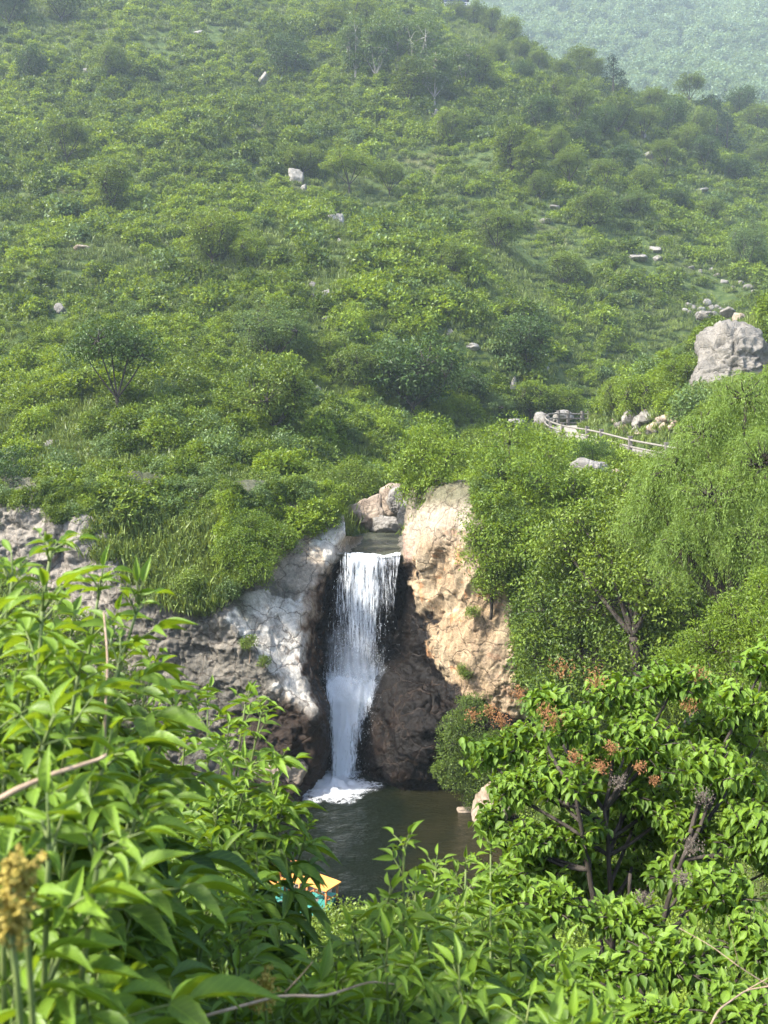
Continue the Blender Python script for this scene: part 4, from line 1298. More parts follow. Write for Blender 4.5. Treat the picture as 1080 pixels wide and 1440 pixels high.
HT = [
    (163, 588, 126, 130, 'open', 'dark', 'spreading tree with a dark forked trunk, alone on the left of the leafy mound'),
    (388, 618, 112, 112, 'round', 'mid', 'bushy bright green tree on the mound behind the white cliff slab'),
    (386, 520, 92, 105, 'feather', 'pale', 'grey-green feathery tree directly behind the bushy tree on the mound'),
    (580, 592, 118, 135, 'round', 'dark', 'broad dark green tree at the foot of the slope above the stream'),
    (742, 528, 82, 86, 'round', 'dark', 'dark bushy tree on the slope up from the start of the fence'),
    (500, 560, 70, 66, 'round', 'mid', 'mid green tree just left of the broad dark tree'),
    (465, 525, 55, 60, 'round', 'mid', 'small round tree between the feathery tree and the broad dark tree'),
    (405, 118, 64, 56, 'round', 'dark', 'dark round tree beside the pale boulder high on the hill'),
    (158, 114, 50, 42, 'round', 'mid', 'small dark-footed tree right of a small white rock near the top left'),
    (45, 120, 52, 46, 'round', 'dark', 'small dark tree near the upper left edge of the hill'),
    (95, 238, 62, 66, 'open', 'mid', 'open tree with dark trunk on the left of the hill'),
    (158, 300, 78, 56, 'tall', 'mid', 'slender forked tree just below the open tree on the left of the hill'),
    (300, 378, 78, 86, 'round', 'mid', 'rounded pale-topped tree in the middle of the left slope'),
    (350, 380, 46, 50, 'round', 'lime', 'small yellow-green tree right beside the rounded tree of the left slope'),
    (425, 250, 44, 60, 'round', 'mid', 'low broad tree just above the upright pale boulder'),
    (490, 272, 52, 74, 'open', 'lime', 'bright wide tree right of the upright pale boulder'),
    (547, 280, 48, 46, 'open', 'mid', 'thin tree with reddish stems right of the bright wide tree'),
    (632, 208, 52, 46, 'round', 'mid', 'single round tree above the belt of scrub in mid slope'),
    (720, 250, 80, 62, 'tall', 'mid', 'tall poplar-like tree in the centre of the upper slope'),
    (745, 262, 66, 50, 'tall', 'mid', 'second poplar-like tree touching the tall one on its right'),
    (700, 358, 60, 66, 'round', 'mid', 'round tree with dark foot below the two poplar-like trees'),
    (795, 408, 52, 56, 'round', 'mid', 'round tree on the right slope above the rubble run'),
    (835, 325, 58, 60, 'round', 'mid', 'bushy tree left of the whitish flowering bush'),
    (890, 305, 34, 48, 'feather', 'pale', 'whitish flowering bush among green shrubs on the right slope'),
    (1050, 388, 74, 54, 'feather', 'pale', 'pale feathery tree at the right edge above the rubble'),
    (640, 390, 46, 50, 'round', 'mid', 'small round tree on the gully shoulder left of the dark-footed tree'),
    (12, 40, 70, 60, 'round', 'dark', 'dark tree in the top left corner'),
    (88, 34, 58, 60, 'round', 'mid', 'tree beside the dark tree of the top left corner'),
    (690, 600, 46, 70, 'feather', 'pale', 'grey-green bush above the tan cliff in front of the gully'),
    (650, 575, 56, 80, 'round', 'dark', 'dark tree in the gully right of the broad dark tree'),
    (900, 600, 66, 70, 'round', 'lime', 'yellow-green bush behind the rock heap at the path'),
    (868, 590, 60, 50, 'round', 'mid', 'bush where the fence disappears at the bend'),
    (955, 560, 60, 60, 'round', 'lime', 'light bush left of the great grey boulder'),
    (790, 590, 46, 66, 'round', 'lime', 'light green bush behind the two pale rocks at the fence'),
    (745, 592, 50, 66, 'round', 'lime', 'light green bush left of the fence start'),
]
for a in HT: hill_tree(*a)
BIRCH = [(500, 112, 84, 50), (530, 118, 90, 54), (560, 112, 92, 56), (588, 120, 86, 54), (612, 148, 74, 50), (575, 150, 66, 48), (652, 132, 68, 48), (676, 130, 58, 40), (600, 95, 70, 50), (545, 70, 50, 44), (470, 60, 52, 44), (512, 50, 50, 40)]
for u, v, h_, w_ in BIRCH: hill_tree(u, v, h_, w_, 'tall', 'pale' if h_ > 66 else 'mid', place_label(u, v - h_ / 2, 'slender pale-barked tree'), 'trees of the pale grove')
SKY = [(640, 30, 26, 30), (668, 40, 34, 36), (690, 48, 34, 36), (718, 62, 36, 38), (742, 66, 38, 36), (762, 80, 40, 42), (785, 92, 42, 44), (800, 100, 36, 36), (815, 108, 40, 42), (833, 116, 32, 36), (755, 100, 26, 30), (790, 112, 26, 34), (730, 84, 26, 34)]
for u, v, h_, w_ in SKY: hill_tree(u, v, h_, w_, 'round', 'mid', place_label(u, v - h_ / 2, 'bushy skyline tree'), 'trees along the skyline')
SH = [(862, 148, 58, 44, 'conifer', 'conifer'), (1008, 205, 54, 42, 'conifer', 'conifer'), (1022, 222, 50, 44, 'conifer', 'conifer'), (1000, 180, 40, 34, 'conifer', 'conifer')]
for u, v, h_, w_, k, t in SH: hill_tree(u, v, h_, w_, k, t, place_label(u, v - h_ / 2, 'dark conifer'), 'conifers of the right shoulder')
RT = [(890, 122, 34, 40), (910, 120, 30, 36), (935, 122, 32, 34), (960, 122, 34, 38), (980, 126, 30, 34), (1000, 130, 30, 36), (1025, 128, 34, 40), (1050, 130, 32, 40), (1075, 135, 32, 40),
      (760, 192, 54, 50), (790, 150, 40, 44), (812, 178, 50, 46), (845, 196, 46, 46), (870, 190, 56, 50), (905, 200, 44, 46), (940, 196, 54, 48), (960, 222, 44, 46), (935, 240, 38, 44), (990, 240, 46, 44),
      (760, 285, 40, 40), (800, 262, 44, 50), (735, 120, 34, 34), (700, 95, 34, 32), (970, 150, 40, 40), (1040, 165, 40, 44), (1065, 190, 44, 46), (1072, 255, 46, 46), (1035, 262, 40, 44), (985, 205, 50, 44), (920, 165, 36, 40),
      (875, 250, 44, 44), (905, 275, 38, 42), (850, 270, 40, 42), (820, 215, 40, 42), (780, 225, 44, 40), (1000, 320, 36, 40), (950, 300, 34, 40)]
for j, (u, v, h_, w_) in enumerate(RT):
    hill_tree(u, v, h_, w_, ('round', 'round', 'open')[j % 3], 'mid' if j % 3 else 'dark', place_label(u, v - h_ / 2, ('dark rounded', 'green rounded', 'open-crowned')[j % 3] + ' tree'), 'trees of the right shoulder')


# ------------------------------------------------------------------ boulders
def boulder_mesh(name, seed, dims, planes=14, rough=0.09, sub=5):
    import bmesh
    rs = np.random.RandomState(seed)
    bm = bmesh.new(); bmesh.ops.create_icosphere(bm, subdivisions=sub, radius=1.0)
    d = np.array([v.co[:] for v in bm.verts]); d = unit(d)
    pn = rdir(planes, rs); hh = rs.uniform(0.55, 0.95, planes)
    c = d @ pn.T
    r = np.where(c > 0.05, hh / np.maximum(c, 0.05), 9)
    k = 20.0
    r = -np.log(np.exp(-k * np.minimum(r, 2)).sum(1) + math.exp(-k * 1.25)) / k
    p = d * r[:, None]
    p = p + d * (rough * fbm(p * 2.2 + seed, 4, seed % 97) + 0.035 * ridged(p * 6 + seed, 3, 5))[:, None]
    p = p * np.array(dims) * 0.5 * 1.15
    for v, q in zip(bm.verts, p): v.co = q
    m = bpy.data.meshes.new(name); bm.to_mesh(m); bm.free()
    m.polygons.foreach_set('use_smooth', np.ones(len(m.polygons), bool)); m.update()
    return m


def boulder(u, v, wp, hp, label, m=None, d=None, group=None, seed=None, sink=0.3, cat='boulder', name='boulder', depth_k=0.9, rz=None, sub=4, planes=16):
    """rock seen with its middle at pixel (u, v), wp by hp pixels large"""
    q = hit(u, v + hp * 0.35) if d is None else P(u, v + hp * 0.4, d)
    if q is None: print('no rock ground', u, v); return
    s = q[1] / F_PX
    seed = R.randint(1, 9999) if seed is None else seed
    dim = (wp * s, wp * s * depth_k, hp * s * 1.1)
    o = link(name, boulder_mesh(name, seed, dim, sub=sub, planes=planes), m or M_ROCK)
    o.location = (q[0], q[1] + dim[1] * 0.1, q[2] + dim[2] * (0.5 - sink))
    o.rotation_euler = (R.uniform(-.15, .15), R.uniform(-.15, .15), R.uniform(0, 6.3) if rz is None else rz)
    return tag(o, label, cat, group)


for a in BL: boulder(a[0], a[1], a[2], a[3], a[4], a[5], cat='boulder')
# rubble run down the gully on the right
rub = [(1052, 404, 15, 9), (1040, 398, 10, 7), (1030, 406, 12, 7), (1020, 396, 12, 7), (1008, 388, 11, 6), (1000, 380, 8, 7), (985, 382, 8, 5), (972, 376, 9, 5), (1062, 410, 10, 7), (975, 357, 9, 8)]
for j, (u, v, a, b) in enumerate(rub): boulder(u, v, a, b, place_label(u, v, ('pale', 'light grey')[j % 2] + ' stone of the upper rubble'), M_ROCK if j % 2 else M_ROCKG, group='stones of the upper rubble run', cat='rock', name='rock', sub=3)
rub = [(992, 430, 12, 10), (1000, 436, 13, 9), (985, 438, 12, 9), (975, 436, 12, 8), (966, 433, 11, 8), (1003, 446, 17, 11), (988, 448, 12, 8), (980, 446, 10, 8), (994, 422, 10, 8), (1008, 434, 9, 7), (962, 440, 9, 6), (970, 443, 9, 6), (1015, 438, 8, 7)]
for j, (u, v, a, b) in enumerate(rub): boulder(u, v, a, b, place_label(u, v, ('pale', 'grey')[j % 2] + ' stone'), M_ROCKG if j % 2 else M_ROCK, group='stones of the heap above the great boulder', cat='rock', name='rock', sub=3, sink=0)
boulder(991, 446, 24, 15, 'dome-shaped grey boulder in the rubble heap above the great boulder', M_ROCKG, d=84, sink=0)
boulder(1025, 442, 22, 14, 'greenish boulder half hidden by grass right of the rubble heap', M_ROCKG, d=84, sink=0)
boulder(1041, 448, 16, 12, 'tan boulder right of the rubble heap', M_ROCKT, d=82, sink=0)
boulder(1068, 455, 10, 8, 'small tan rock at the far right of the rubble heap', M_ROCKT, d=80, sink=0)
# the great boulder: outline of the photo, real depth
import bmesh
gb = [(970, 560), (968, 540), (976, 520), (984, 505), (986, 488), (988, 474), (996, 466), (1006, 461), (1010, 453), (1018, 456), (1036, 460), (1054, 466), (1066, 474), (1074, 482), (1082, 490), (1084, 520), (1080, 560), (1060, 580), (1020, 590), (985, 580)]
ctr2 = np.array([1026, 522.0]); prof = np.array(gb, float)
rr_, aa_ = np.linspace(0, 1, 36), None
pr_ = resample(np.concatenate([np.c_[prof, np.zeros(len(prof))], [[970, 560, 0]]]), 121)[:-1, :2]
lay = []
for side in (-1, 1):
    for r_ in rr_:
        q = ctr2 + (pr_ - ctr2) * r_
        bul = 2.0 * (1 - r_ ** 2.6) ** 0.5
        p = P(q[:, 0], q[:, 1], np.full(len(q), 60.0))
        p[:, 1] += side * bul * (1.0 if side > 0 else 0.9)
        if side < 0: p[:, 1] += 0.9 * sstep(1030, 985, q[:, 0]) * 0.5 - 0.5 * sstep(520, 560, q[:, 1])
        lay.append(p)
p = np.array(lay); front = p[:36][::-1]; back_ = p[36:]
allp = np.concatenate([front[:], back_[1:][::-1][:0], back_[::-1][1:]]) if False else np.concatenate([p[:36], p[36:][::-1][1:]])
dd = allp - allp.reshape(-1, 3).mean(0)
allp = allp + unit(dd) * (0.16 * fbm(allp * 0.9, 4, 201) + 0.14 * ridged(allp * 1.7, 4, 202))[..., None]
f1, f2, cid = worley(allp * [0.45, 0.45, 0.6] + .3 * fbm(allp * .8, 3, 203)[..., None], 204)
allp = allp + unit(dd) * (0.5 * (cid - .5) * sstep(0, .08, f2 - f1) - .15 * (1 - sstep(0, .06, f2 - f1)) - 0.8 * np.exp(-((project(allp)[0] - 1012) / 9) ** 2 - ((project(allp)[1] - 479) / 5) ** 2))[..., None]
n_ = 120; L_ = len(allp)
i = (np.arange(L_ - 1)[:, None] * n_); j = np.arange(n_)[None]; k = (j + 1) % n_
Fg = np.stack([i + j, i + n_ + j, i + n_ + k, i + k], -1).reshape(-1, 4)
o0 = allp.reshape(-1, 3).mean(0)
o = link('great_boulder', quads('great_boulder', allp.reshape(-1, 3) - o0, Fg, smooth=True), M_ROCKG); o.location = o0
tag(o, 'great grey weathered boulder with a dark hollow standing over the willow', 'boulder')
# boulders about the head of the fall and the path
boulder(519, 724, 56, 52, 'big rounded brown boulder in the stream above the waterfall', M_ROCKB, d=49.5, sink=.2, seed=44, sub=5, rz=0.0, planes=26)
boulder(552, 700, 44, 46, 'tall brown boulder behind the rounded one in the stream', M_ROCKB, d=52.5, sink=.25, seed=12, sub=5, rz=0.0, planes=22)
boulder(545, 742, 44, 30, 'whitish concrete-like block wedged by the stream boulder', M_ROCK, d=49, sink=.1, seed=31, sub=5, rz=0.4)
boulder(570, 728, 28, 34, 'whitish slab leaning at the right bank of the stream', M_ROCK, d=47, sink=.1, seed=77, sub=5)
boulder(556, 706, 24, 34, 'pale stained slab between the stream boulder and the hanging tree', M_ROCK, d=50.5, sink=.1, seed=70, sub=5)
for j, (u, v, a, b) in enumerate([(500, 760, 16, 5), (532, 765, 13, 4), (550, 757, 14, 5), (515, 752, 10, 4), (488, 768, 12, 5), (557, 771, 10, 4), (541, 748, 12, 5)]):
    boulder(u, v, a, b, place_label(u, v, ('wet brown', 'grey')[j % 2] + ' stone in the stream'), (M_ROCKB, M_ROCKG)[j % 2], d=4.42 * F_PX / (v - 640), group='stones in the stream', cat='rock', name='rock', sub=3, sink=.35)
boulder(762, 594, 24, 16, 'pale rounded rock outside the left end of the fence', M_ROCK, d=73.5, sink=0, seed=3)
boulder(790, 588, 28, 17, 'larger pale rock behind the fence bend', M_ROCK, d=79, sink=0, seed=9)
boulder(727, 594, 26, 9, 'flat pale rock among bushes left of the fence', M_ROCK, d=70, sink=0, seed=10)
boulder(828, 667, 46, 28, 'pale flat-topped boulder on the bank below the fence', M_ROCK, d=43, sink=.05, seed=15, sub=5)
boulder(872, 688, 26, 18, 'pale tan rock on the small landslip below the fence', M_ROCKT, d=42, sink=0, seed=25)
boulder(868, 666, 14, 11, 'small tan rock at the top of the landslip below the fence', M_ROCKT, d=44, sink=0, seed=26)
boulder(850, 690, 16, 8, 'small brown rock low on the landslip below the fence', M_ROCKB, d=42, sink=0, seed=27)
boulder(689, 1143, 42, 62, 'pale cream rock at the right edge of the pool', M_ROCKT, d=31.5, sink=.1, seed=33, sub=5)
boulder(655, 1142, 30, 12, 'low brown rock at the waterline under the pool shrub', M_ROCKB, d=33, sink=.1, seed=34)
boulder(396, 1098, 70, 62, 'dark brown boulder at the waterline left of the foam', M_ROCKB, d=34.2, sink=.1, seed=36, sub=5)
hp_ = [(888, 594, 22, 18), (900, 600, 20, 16), (912, 597, 18, 16), (922, 604, 18, 13), (905, 588, 16, 12), (895, 608, 15, 9), (880, 606, 14, 9), (935, 608, 15, 12), (915, 610, 14, 8), (928, 592, 14, 10), (940, 598, 16, 12), (870, 602, 12, 10),
       (903, 612, 10, 6), (888, 612, 9, 6), (925, 614, 10, 6), (948, 606, 12, 10), (910, 582, 12, 9), (898, 583, 10, 8)] + [(R.uniform(862, 958), R.uniform(588, 616), R.uniform(6, 12), R.uniform(5, 9)) for _ in range(30)]
for j, (u, v, a, b) in enumerate(hp_):
    boulder(u, v, a, b, place_label(u, v, 'broken ' + ('tan', 'brown', 'grey')[j % 3] + ' stone'), (M_ROCKT, M_ROCKB, M_ROCKG)[j % 3] if j > 2 else M_ROCK, group='stones heaped behind the footpath', cat='rock', name='rock', sub=3, sink=0, planes=10)

# ------------------------------------------------------------------ fence along the path
q0 = FEN[0]
fence = empty('path_fence', q0, 'grey three-rail concrete fence curving round the footpath bend', 'fence')
cum = np.concatenate([[0], np.cumsum(np.linalg.norm(np.diff(FEN, axis=0), axis=1))])
pos = np.arange(0.3, cum[-1], 2.3)
post_px = [(939, 656), (886, 643.5), (846, 631), (826, 626), (791, 619), (773, 612), (766, 604), (783, 598.5), (799, 599), (816, 599), (830, 599), (850, 600)]
ui, vi, _ = project(FEN)
sel = [((ui - a) ** 2 + (vi - b) ** 2 * 3).argmin() for a, b in post_px] + [4, 87]
sel = sorted(set(sel))
for i_ in sel:
    b = MB(); p_ = FEN[i_] - q0
    b.box(p_ + [0, 0, .55], (0.20, 0.20, 1.36), math.atan2(_t[i_, 1], _t[i_, 0])); b.box(p_ + [0, 0, 1.26], (0.25, 0.25, 0.07), math.atan2(_t[i_, 1], _t[i_, 0]))
    o = link('post', b.mesh('post'), M_POST, fence)
for hgt in (0.25, 0.65, 1.05):
    b = MB(); b.tube(FEN[2:88] - q0 + np.array([0, 0, hgt]), 0.062, 8)
    link('rail', b.mesh('rail', True), M_RAIL, fence)
# edge wall under the fence
b = MB(); 
for i_ in range(0, 56, 1):
    a_, c_ = FEN[i_], FEN[i_ + 1]; m_ = (a_ + c_) / 2; tt_ = unit(c_ - a_); sd_ = unit(np.cross([0, 0, 1], tt_)); up_ = np.cross(tt_, sd_)
    b.box(m_ - q0 - [0, 0, .12], (np.linalg.norm(c_ - a_) * 1.0, 0.26, 0.42), ax=[tt_, sd_, up_])
link('edge_beam', b.mesh('edge_beam'), M_CONC, fence)

# ------------------------------------------------------------------ viewing hut on the crest
hq = hit(640, 21, 200) 
hut = empty('viewing_hut', hq, 'dark viewing hut with a white railing on the crest of the hill', 'hut')
b = MB(); b.box((0, 0, 1.0), (10, 6, 0.5)); 
for sx in (-4.3, 4.3): 
    for sy in (-2.5, 2.5): b.box((sx, sy, 0), (.4, .4, 2.0))
link('deck', b.mesh('deck'), M_STEEL, hut)
b = MB(); b.box((0, .5, 3.3), (7.6, 4.4, 4.0)); link('cabin', b.mesh('cabin'), M_STEEL, hut)
b = MB()
for x_ in np.linspace(-2.8, 2.8, 5): b.box((x_, -1.72, 3.3), (1.1, .06, 2.6))
link('window', b.mesh('window'), M_GLASS, hut)
b = MB(); b.box((0, .2, 5.6), (9.4, 6.4, .35)); link('roof', b.mesh('roof'), M_STEEL, hut)
b = MB()
for x_ in np.linspace(-4.9, 4.9, 15): b.box((x_, -2.9, 1.8), (.09, .09, 1.1))
for z_ in (2.35, 1.8): b.box((0, -2.9, z_), (9.9, .10, .10))
link('railing', b.mesh('railing'), M_PAINT, hut)

# ------------------------------------------------------------------ table, log chairs and teal platform at the pool's near shore
def wood_table(c, rz):
    t = empty('picnic_table', c, 'orange wooden table on the teal platform beside the pool', 'table', None, rz)
    b = MB(); w_, d_, h_ = .92, .66, .56
    for k_ in range(5): b.box((0, -d_ / 2 + d_ / 10 + k_ * d_ / 5, h_), (w_ - .16, d_ / 5 - .006, .035))
    o = link('tabletop', b.mesh('tabletop'), M_WOOD, t); bevel(o, .004)
    b = MB()
    for sx in (-1, 1): b.box((sx * (w_ / 2 - .04), 0, h_ + .003), (.08, d_ + .04, .045))
    for sy in (-1, 1): b.box((0, sy * (d_ / 2 - .0), h_ + .003), (w_ - .16, .05, .045))
    o = link('top_frame', b.mesh('top_frame'), M_WOOD, t); bevel(o, .005)
    for sx in (-1, 1):
        for sy in (-1, 1):
            b = MB(); b.tube([[sx * (w_ / 2 - .09), sy * (d_ / 2 - .07), 0], [sx * (w_ / 2 - .09), sy * (d_ / 2 - .07), h_ - .02]], .036, 10)
            link('leg', b.mesh('leg', True), M_LOG, t)
    b = MB(); b.tube([[-(w_ / 2 - .09), 0, .2], [(w_ / 2 - .09), 0, .2]], .025, 8)
    for sx in (-1, 1): b.tube([[sx * (w_ / 2 - .09), -(d_ / 2 - .07), .2], [sx * (w_ / 2 - .09), (d_ / 2 - .07), .2]], .025, 8)
    link('stretcher', b.mesh('stretcher', True), M_LOG, t)


def log_chair(c, rz, label):
    t = empty('log_chair', c, label, 'chair', None, rz)
    b = MB()
    for k_ in range(4): b.box((0, -.18 + k_ * .125, .36), (.60, .118, .035))
    o = link('seat', b.mesh('seat'), M_WOOD, t); bevel(o, .004)
    for sx in (-1, 1):
        b = MB(); b.tube([[sx * .27, .24, 0], [sx * .27, .28, .72]], .033, 10); link('back_post', b.mesh('back_post', True), M_LOG, t)
        b = MB(); b.tube([[sx * .27, -.22, 0], [sx * .27, -.22, .35]], .03, 10); link('leg', b.mesh('leg', True), M_LOG, t)
    b = MB(); b.tube([[-.38, .28, .73], [.38, .28, .73]], .042, 10); link('top_rail', b.mesh('top_rail', True), M_LOG, t)
    b = MB(); b.tube([[-.27, .26, .42], [.20, .28, .70]], .014, 6); b.tube([[.27, .26, .42], [-.20, .28, .70]], .014, 6); link('back_brace', b.mesh('back_brace', True), M_WOOD, t)


tc_ = P(453, 1245, 25.8)
gz = 0.16
wood_table((tc_[0], 25.8, gz), math.radians(-36))
cc_ = P(419, 1242, 27.0); log_chair((cc_[0], 26.45, gz), math.radians(-30), 'orange log chair facing the table, nearest the pool')
cc_ = P(394, 1243, 26.9); log_chair((cc_[0], 26.2, gz), math.radians(40), 'orange log chair half hidden behind leaves at the left')
b = MB(); b.box((0, 0, 0), (2.7, 1.35, .12))
for k_ in range(8): b.box((-1.19 + k_ * .34, 0, .075), (.325, 1.35, .03))
o = link('teal_platform', b.mesh('teal_platform'), M_TEAL); o.location = (tc_[0] - 1.02, 25.95, .055); o.rotation_euler = (0, 0, math.radians(-14))
tag(o, 'teal painted platform carrying the orange table and chairs', 'platform')
gx, gy = np.meshgrid(np.arange(-7.5, -1.55, 0.12), np.arange(22.9, 27.4, 0.12))
gz_ = near_h(gx, gy) + 0.05 + 0.05 * fbm(np.stack([gx * 6, gy * 6, 0 * gx], -1), 2, 301)
w = gx.shape[1]; i = (np.arange(gx.shape[0] - 1)[:, None] * w + np.arange(w - 1)[None]).reshape(-1, 1)
tag(link('gravel', quads('gravel', np.stack([gx, gy, gz_], -1).reshape(-1, 3), np.concatenate([i, i + 1, i + w + 1, i + w], 1), smooth=True), M_GRAVEL), 'grey gravel shore', 'gravel', kind='structure')


# ------------------------------------------------------------------ mid-ground trees on the right bank
def blob_tree(name, base, blobs, label, m, L, W=0.5, n=60, per=None, droop=0.25, tv=0.12, sub=0.3, trunk=.14, bark=None, seed=1, density=1.0, up=.5, cat='tree', strands=0, tb=0.5, flat=.85):
    """tree grown from its foot through limbs to the given crown masses (u, v, ru, rv, distance)"""
    rs = np.random.RandomState(seed)
    base = np.array(base, float)
    t = empty(name, base, label, cat)
    tr, cr = MB(), MB()
    cen = [P(b_[0], b_[1], b_[4]) - base for b_ in blobs]
    top = np.mean(cen, axis=0)
    fork = np.array([top[0] * .25, top[1] * .25, max(.6, min(c_[2] for c_ in cen) * .55)])
    tr.tube(bez([0, 0, -.6], fork, [.1, 0, 0], 7), np.linspace(trunk, trunk * .75, 7), 8)
    for (u, v, ru, rv, d), c_ in zip(blobs, cen):
        s = d / F_PX
        ex = np.array([ru * s, (ru + rv) / 2 * s, rv * s])
        tr.tube(bez(fork, c_, rs.normal(0, .12, 3) * ex, 8), np.linspace(trunk * .5, trunk * .16, 8), 6)
        k_ = int(density * 10 * (ex[0] * ex[2]) / (sub * .9) ** 2 * .5) + 6
        cc = c_ + crown_centres(k_, ex, -.85, rs, .5)
        rad = sub * rs.uniform(.6, 1.3, len(cc))
        for q_ in cc[::2]:
            tr.tube(bez(c_, q_, rs.normal(0, .1, 3), 5), np.linspace(trunk * .14, .008, 5), 4)
        if strands:
            pts_, dr_ = [], []
            for q_ in cc:
                for _s in range(strands):
                    a = rs.uniform(0, 6.28); ln = rs.uniform(.35, 1.0)
                    hor = np.array([math.cos(a), math.sin(a), 0]) * rs.uniform(.15, .45)
                    tt = np.linspace(0.08, 1, 12)
                    st = q_ + hor * tt[:, None] + np.array([0, 0, 1]) * (0.18 * tt - ln * tt ** 2)[:, None]
                    pts_.append(st); dr_.append(np.gradient(st, axis=0))
            pts_ = np.concatenate(pts_); dr_ = unit(np.concatenate(dr_))
            pts_ = np.repeat(pts_, 2, axis=0) + rs.normal(0, .02, (len(pts_) * 2, 3)); dr_ = np.repeat(dr_, 2, axis=0)
            LL = L * rs.uniform(.7, 1.3, len(pts_))
            tn = np.repeat(rs.normal(tb, tv, len(cc)), strands * 24) + .15 * rs.normal(0, 1, len(pts_))
            V, Fq, T, U = leaves(pts_, dr_ + rdir(len(pts_), rs) * .55, np.array([0, 0, .5]) + rdir(len(pts_), rs), LL, LL * W, np.clip(tn, 0, 1))
        else:
            V, Fq, T, U = clumps(cc, rad, n, L, W, up=up, droop=droop, tb=tb, tv=tv, rs=rs, flat=flat)
        cr.add(V, Fq, T)
    link('trunk', tr.mesh('trunk', True), bark or M_BARK, t)
    link('crown', cr.mesh('crown'), m, t)
    return t


blob_tree('hanging_tree', P(618, 742, 43), [(598, 640, 46, 42, 40), (568, 665, 26, 40, 40), (628, 645, 30, 34, 39), (588, 698, 28, 28, 39.5), (612, 610, 34, 24, 41), (612, 676, 18, 24, 38.5)],
          'light green tree leaning over the stream right above the tan cliff', M_LIME, .13, n=55, sub=.5, seed=3, tv=.2, density=.85)
blob_tree('bushy_tree', P(730, 800, 35.0), [(715, 625, 48, 40, 39), (700, 665, 44, 40, 37), (770, 640, 48, 30, 38), (740, 690, 64, 50, 35.8), (690, 735, 44, 48, 35), (800, 700, 54, 44, 35.5), (682, 780, 30, 44, 34), (745, 770, 50, 50, 33.8), (748, 835, 30, 46, 33.5)],
          'large yellow-green tree mass spilling over the top of the tan cliff', M_LIME, .13, n=60, sub=.55, seed=4, tb=.35, tv=.2, density=.8)
blob_tree('cliff_bush', P(690, 850, 34.4), [(690, 820, 26, 30, 33.9), (668, 770, 18, 36, 34.6), (705, 780, 30, 34, 33.9)],
          'green bush hanging down the face of the tan cliff', M_TREE, .09, n=80, sub=.35, seed=5, cat='bush', trunk=.07)
blob_tree('dark_tree', P(830, 1020, 28), [(800, 790, 60, 50, 29), (770, 860, 56, 70, 29), (850, 850, 80, 70, 27.5), (755, 930, 40, 60, 28.5), (830, 930, 80, 60, 27.5), (910, 910, 70, 60, 26), (850, 760, 60, 40, 29), (790, 990, 60, 50, 27), (980, 880, 70, 70, 25)],
          'dark green tree filling the hollow right of the tan cliff', M_TREE, .12, n=65, sub=.46, density=1.1, seed=6, tb=.3, tv=.2, trunk=.2)
blob_tree('leafy_tree', P(900, 1000, 25), [(890, 740, 66, 50, 26), (820, 740, 50, 40, 27), (930, 820, 66, 60, 24.5), (860, 800, 60, 50, 26), (790, 765, 46, 40, 28), (880, 690, 50, 40, 28)],
          'mid green tree between the dark tree and the willow', M_TREE, .12, n=65, sub=.46, density=.9, seed=7, tb=.65, tv=.2, trunk=.18)
blob_tree('willow_tree', P(1040, 980, 20), [(1050, 560, 60, 50, 21), (990, 610, 54, 50, 21), (1070, 650, 70, 70, 20), (950, 660, 54, 50, 21), (1000, 700, 66, 60, 20), (920, 700, 44, 44, 21.5), (1060, 760, 60, 60, 19.5), (960, 770, 56, 50, 20.3), (900, 730, 40, 34, 22)],
          'tall feathery willow with drooping fine leaves at the right', M_WILLOW, .075, W=.17, sub=.32, seed=8, strands=9, trunk=.2, density=1.25)
blob_tree('light_bush', P(1040, 1010, 13), [(1040, 870, 50, 40, 13.5), (1000, 910, 50, 40, 13.5), (1070, 910, 50, 70, 13), (955, 940, 44, 30, 13.5), (1080, 830, 30, 34, 13.8), (1010, 970, 70, 50, 13)],
          'light yellow-green bush under the willow at the right edge', M_LIME, .05, W=.35, n=80, sub=.17, seed=9, cat='bush', trunk=.05, tb=.4)
blob_tree('pool_shrub', P(650, 1140, 33), [(645, 1040, 34, 40, 33), (665, 1000, 30, 26, 33.3), (640, 1085, 34, 36, 32.8), (668, 1110, 26, 30, 32.6), (690, 1060, 26, 50, 32.8)],
          'dull green shrub at the water edge below the tan cliff', M_TREE, .075, n=80, sub=.3, seed=10, cat='bush', trunk=.06, tb=.35)
blob_tree('path_shrub', P(833, 652, 50), [(832, 632, 20, 16, 50), (848, 640, 16, 12, 50), (818, 642, 14, 10, 50)],
          'dark spiky shrub growing against the outside of the fence', M_DARK, .14, W=.22, n=70, sub=.5, seed=12, cat='bush', trunk=.05, droop=-.6, tb=.6)
blob_tree('bank_bush', P(800, 700, 41), [(790, 672, 26, 20, 41), (812, 690, 26, 20, 41), (770, 660, 24, 18, 42)],
          'green bush left of the pale flat-topped boulder on the bank', M_TREE, .10, n=80, sub=.4, seed=13, cat='bush', trunk=.05)
blob_tree('slip_bush', P(905, 690, 39), [(905, 670, 30, 24, 38), (925, 650, 26, 18, 40), (890, 708, 34, 24, 36)],
          'bright bush between the landslip and the willow', M_LIME, .09, n=80, sub=.38, seed=14, cat='bush', trunk=.05, tb=.4)
blob_tree('cliff_shrub', rock_pt(355, 830), [(350, 740, 40, 26, 37.5), (335, 775, 34, 34, 36.4), (362, 800, 30, 34, 35.8), (390, 760, 34, 30, 37)],
          'rounded bright shrub directly above the white rock slab', M_LIME, .085, n=90, sub=.32, seed=15, cat='bush', trunk=.05, tb=.25)
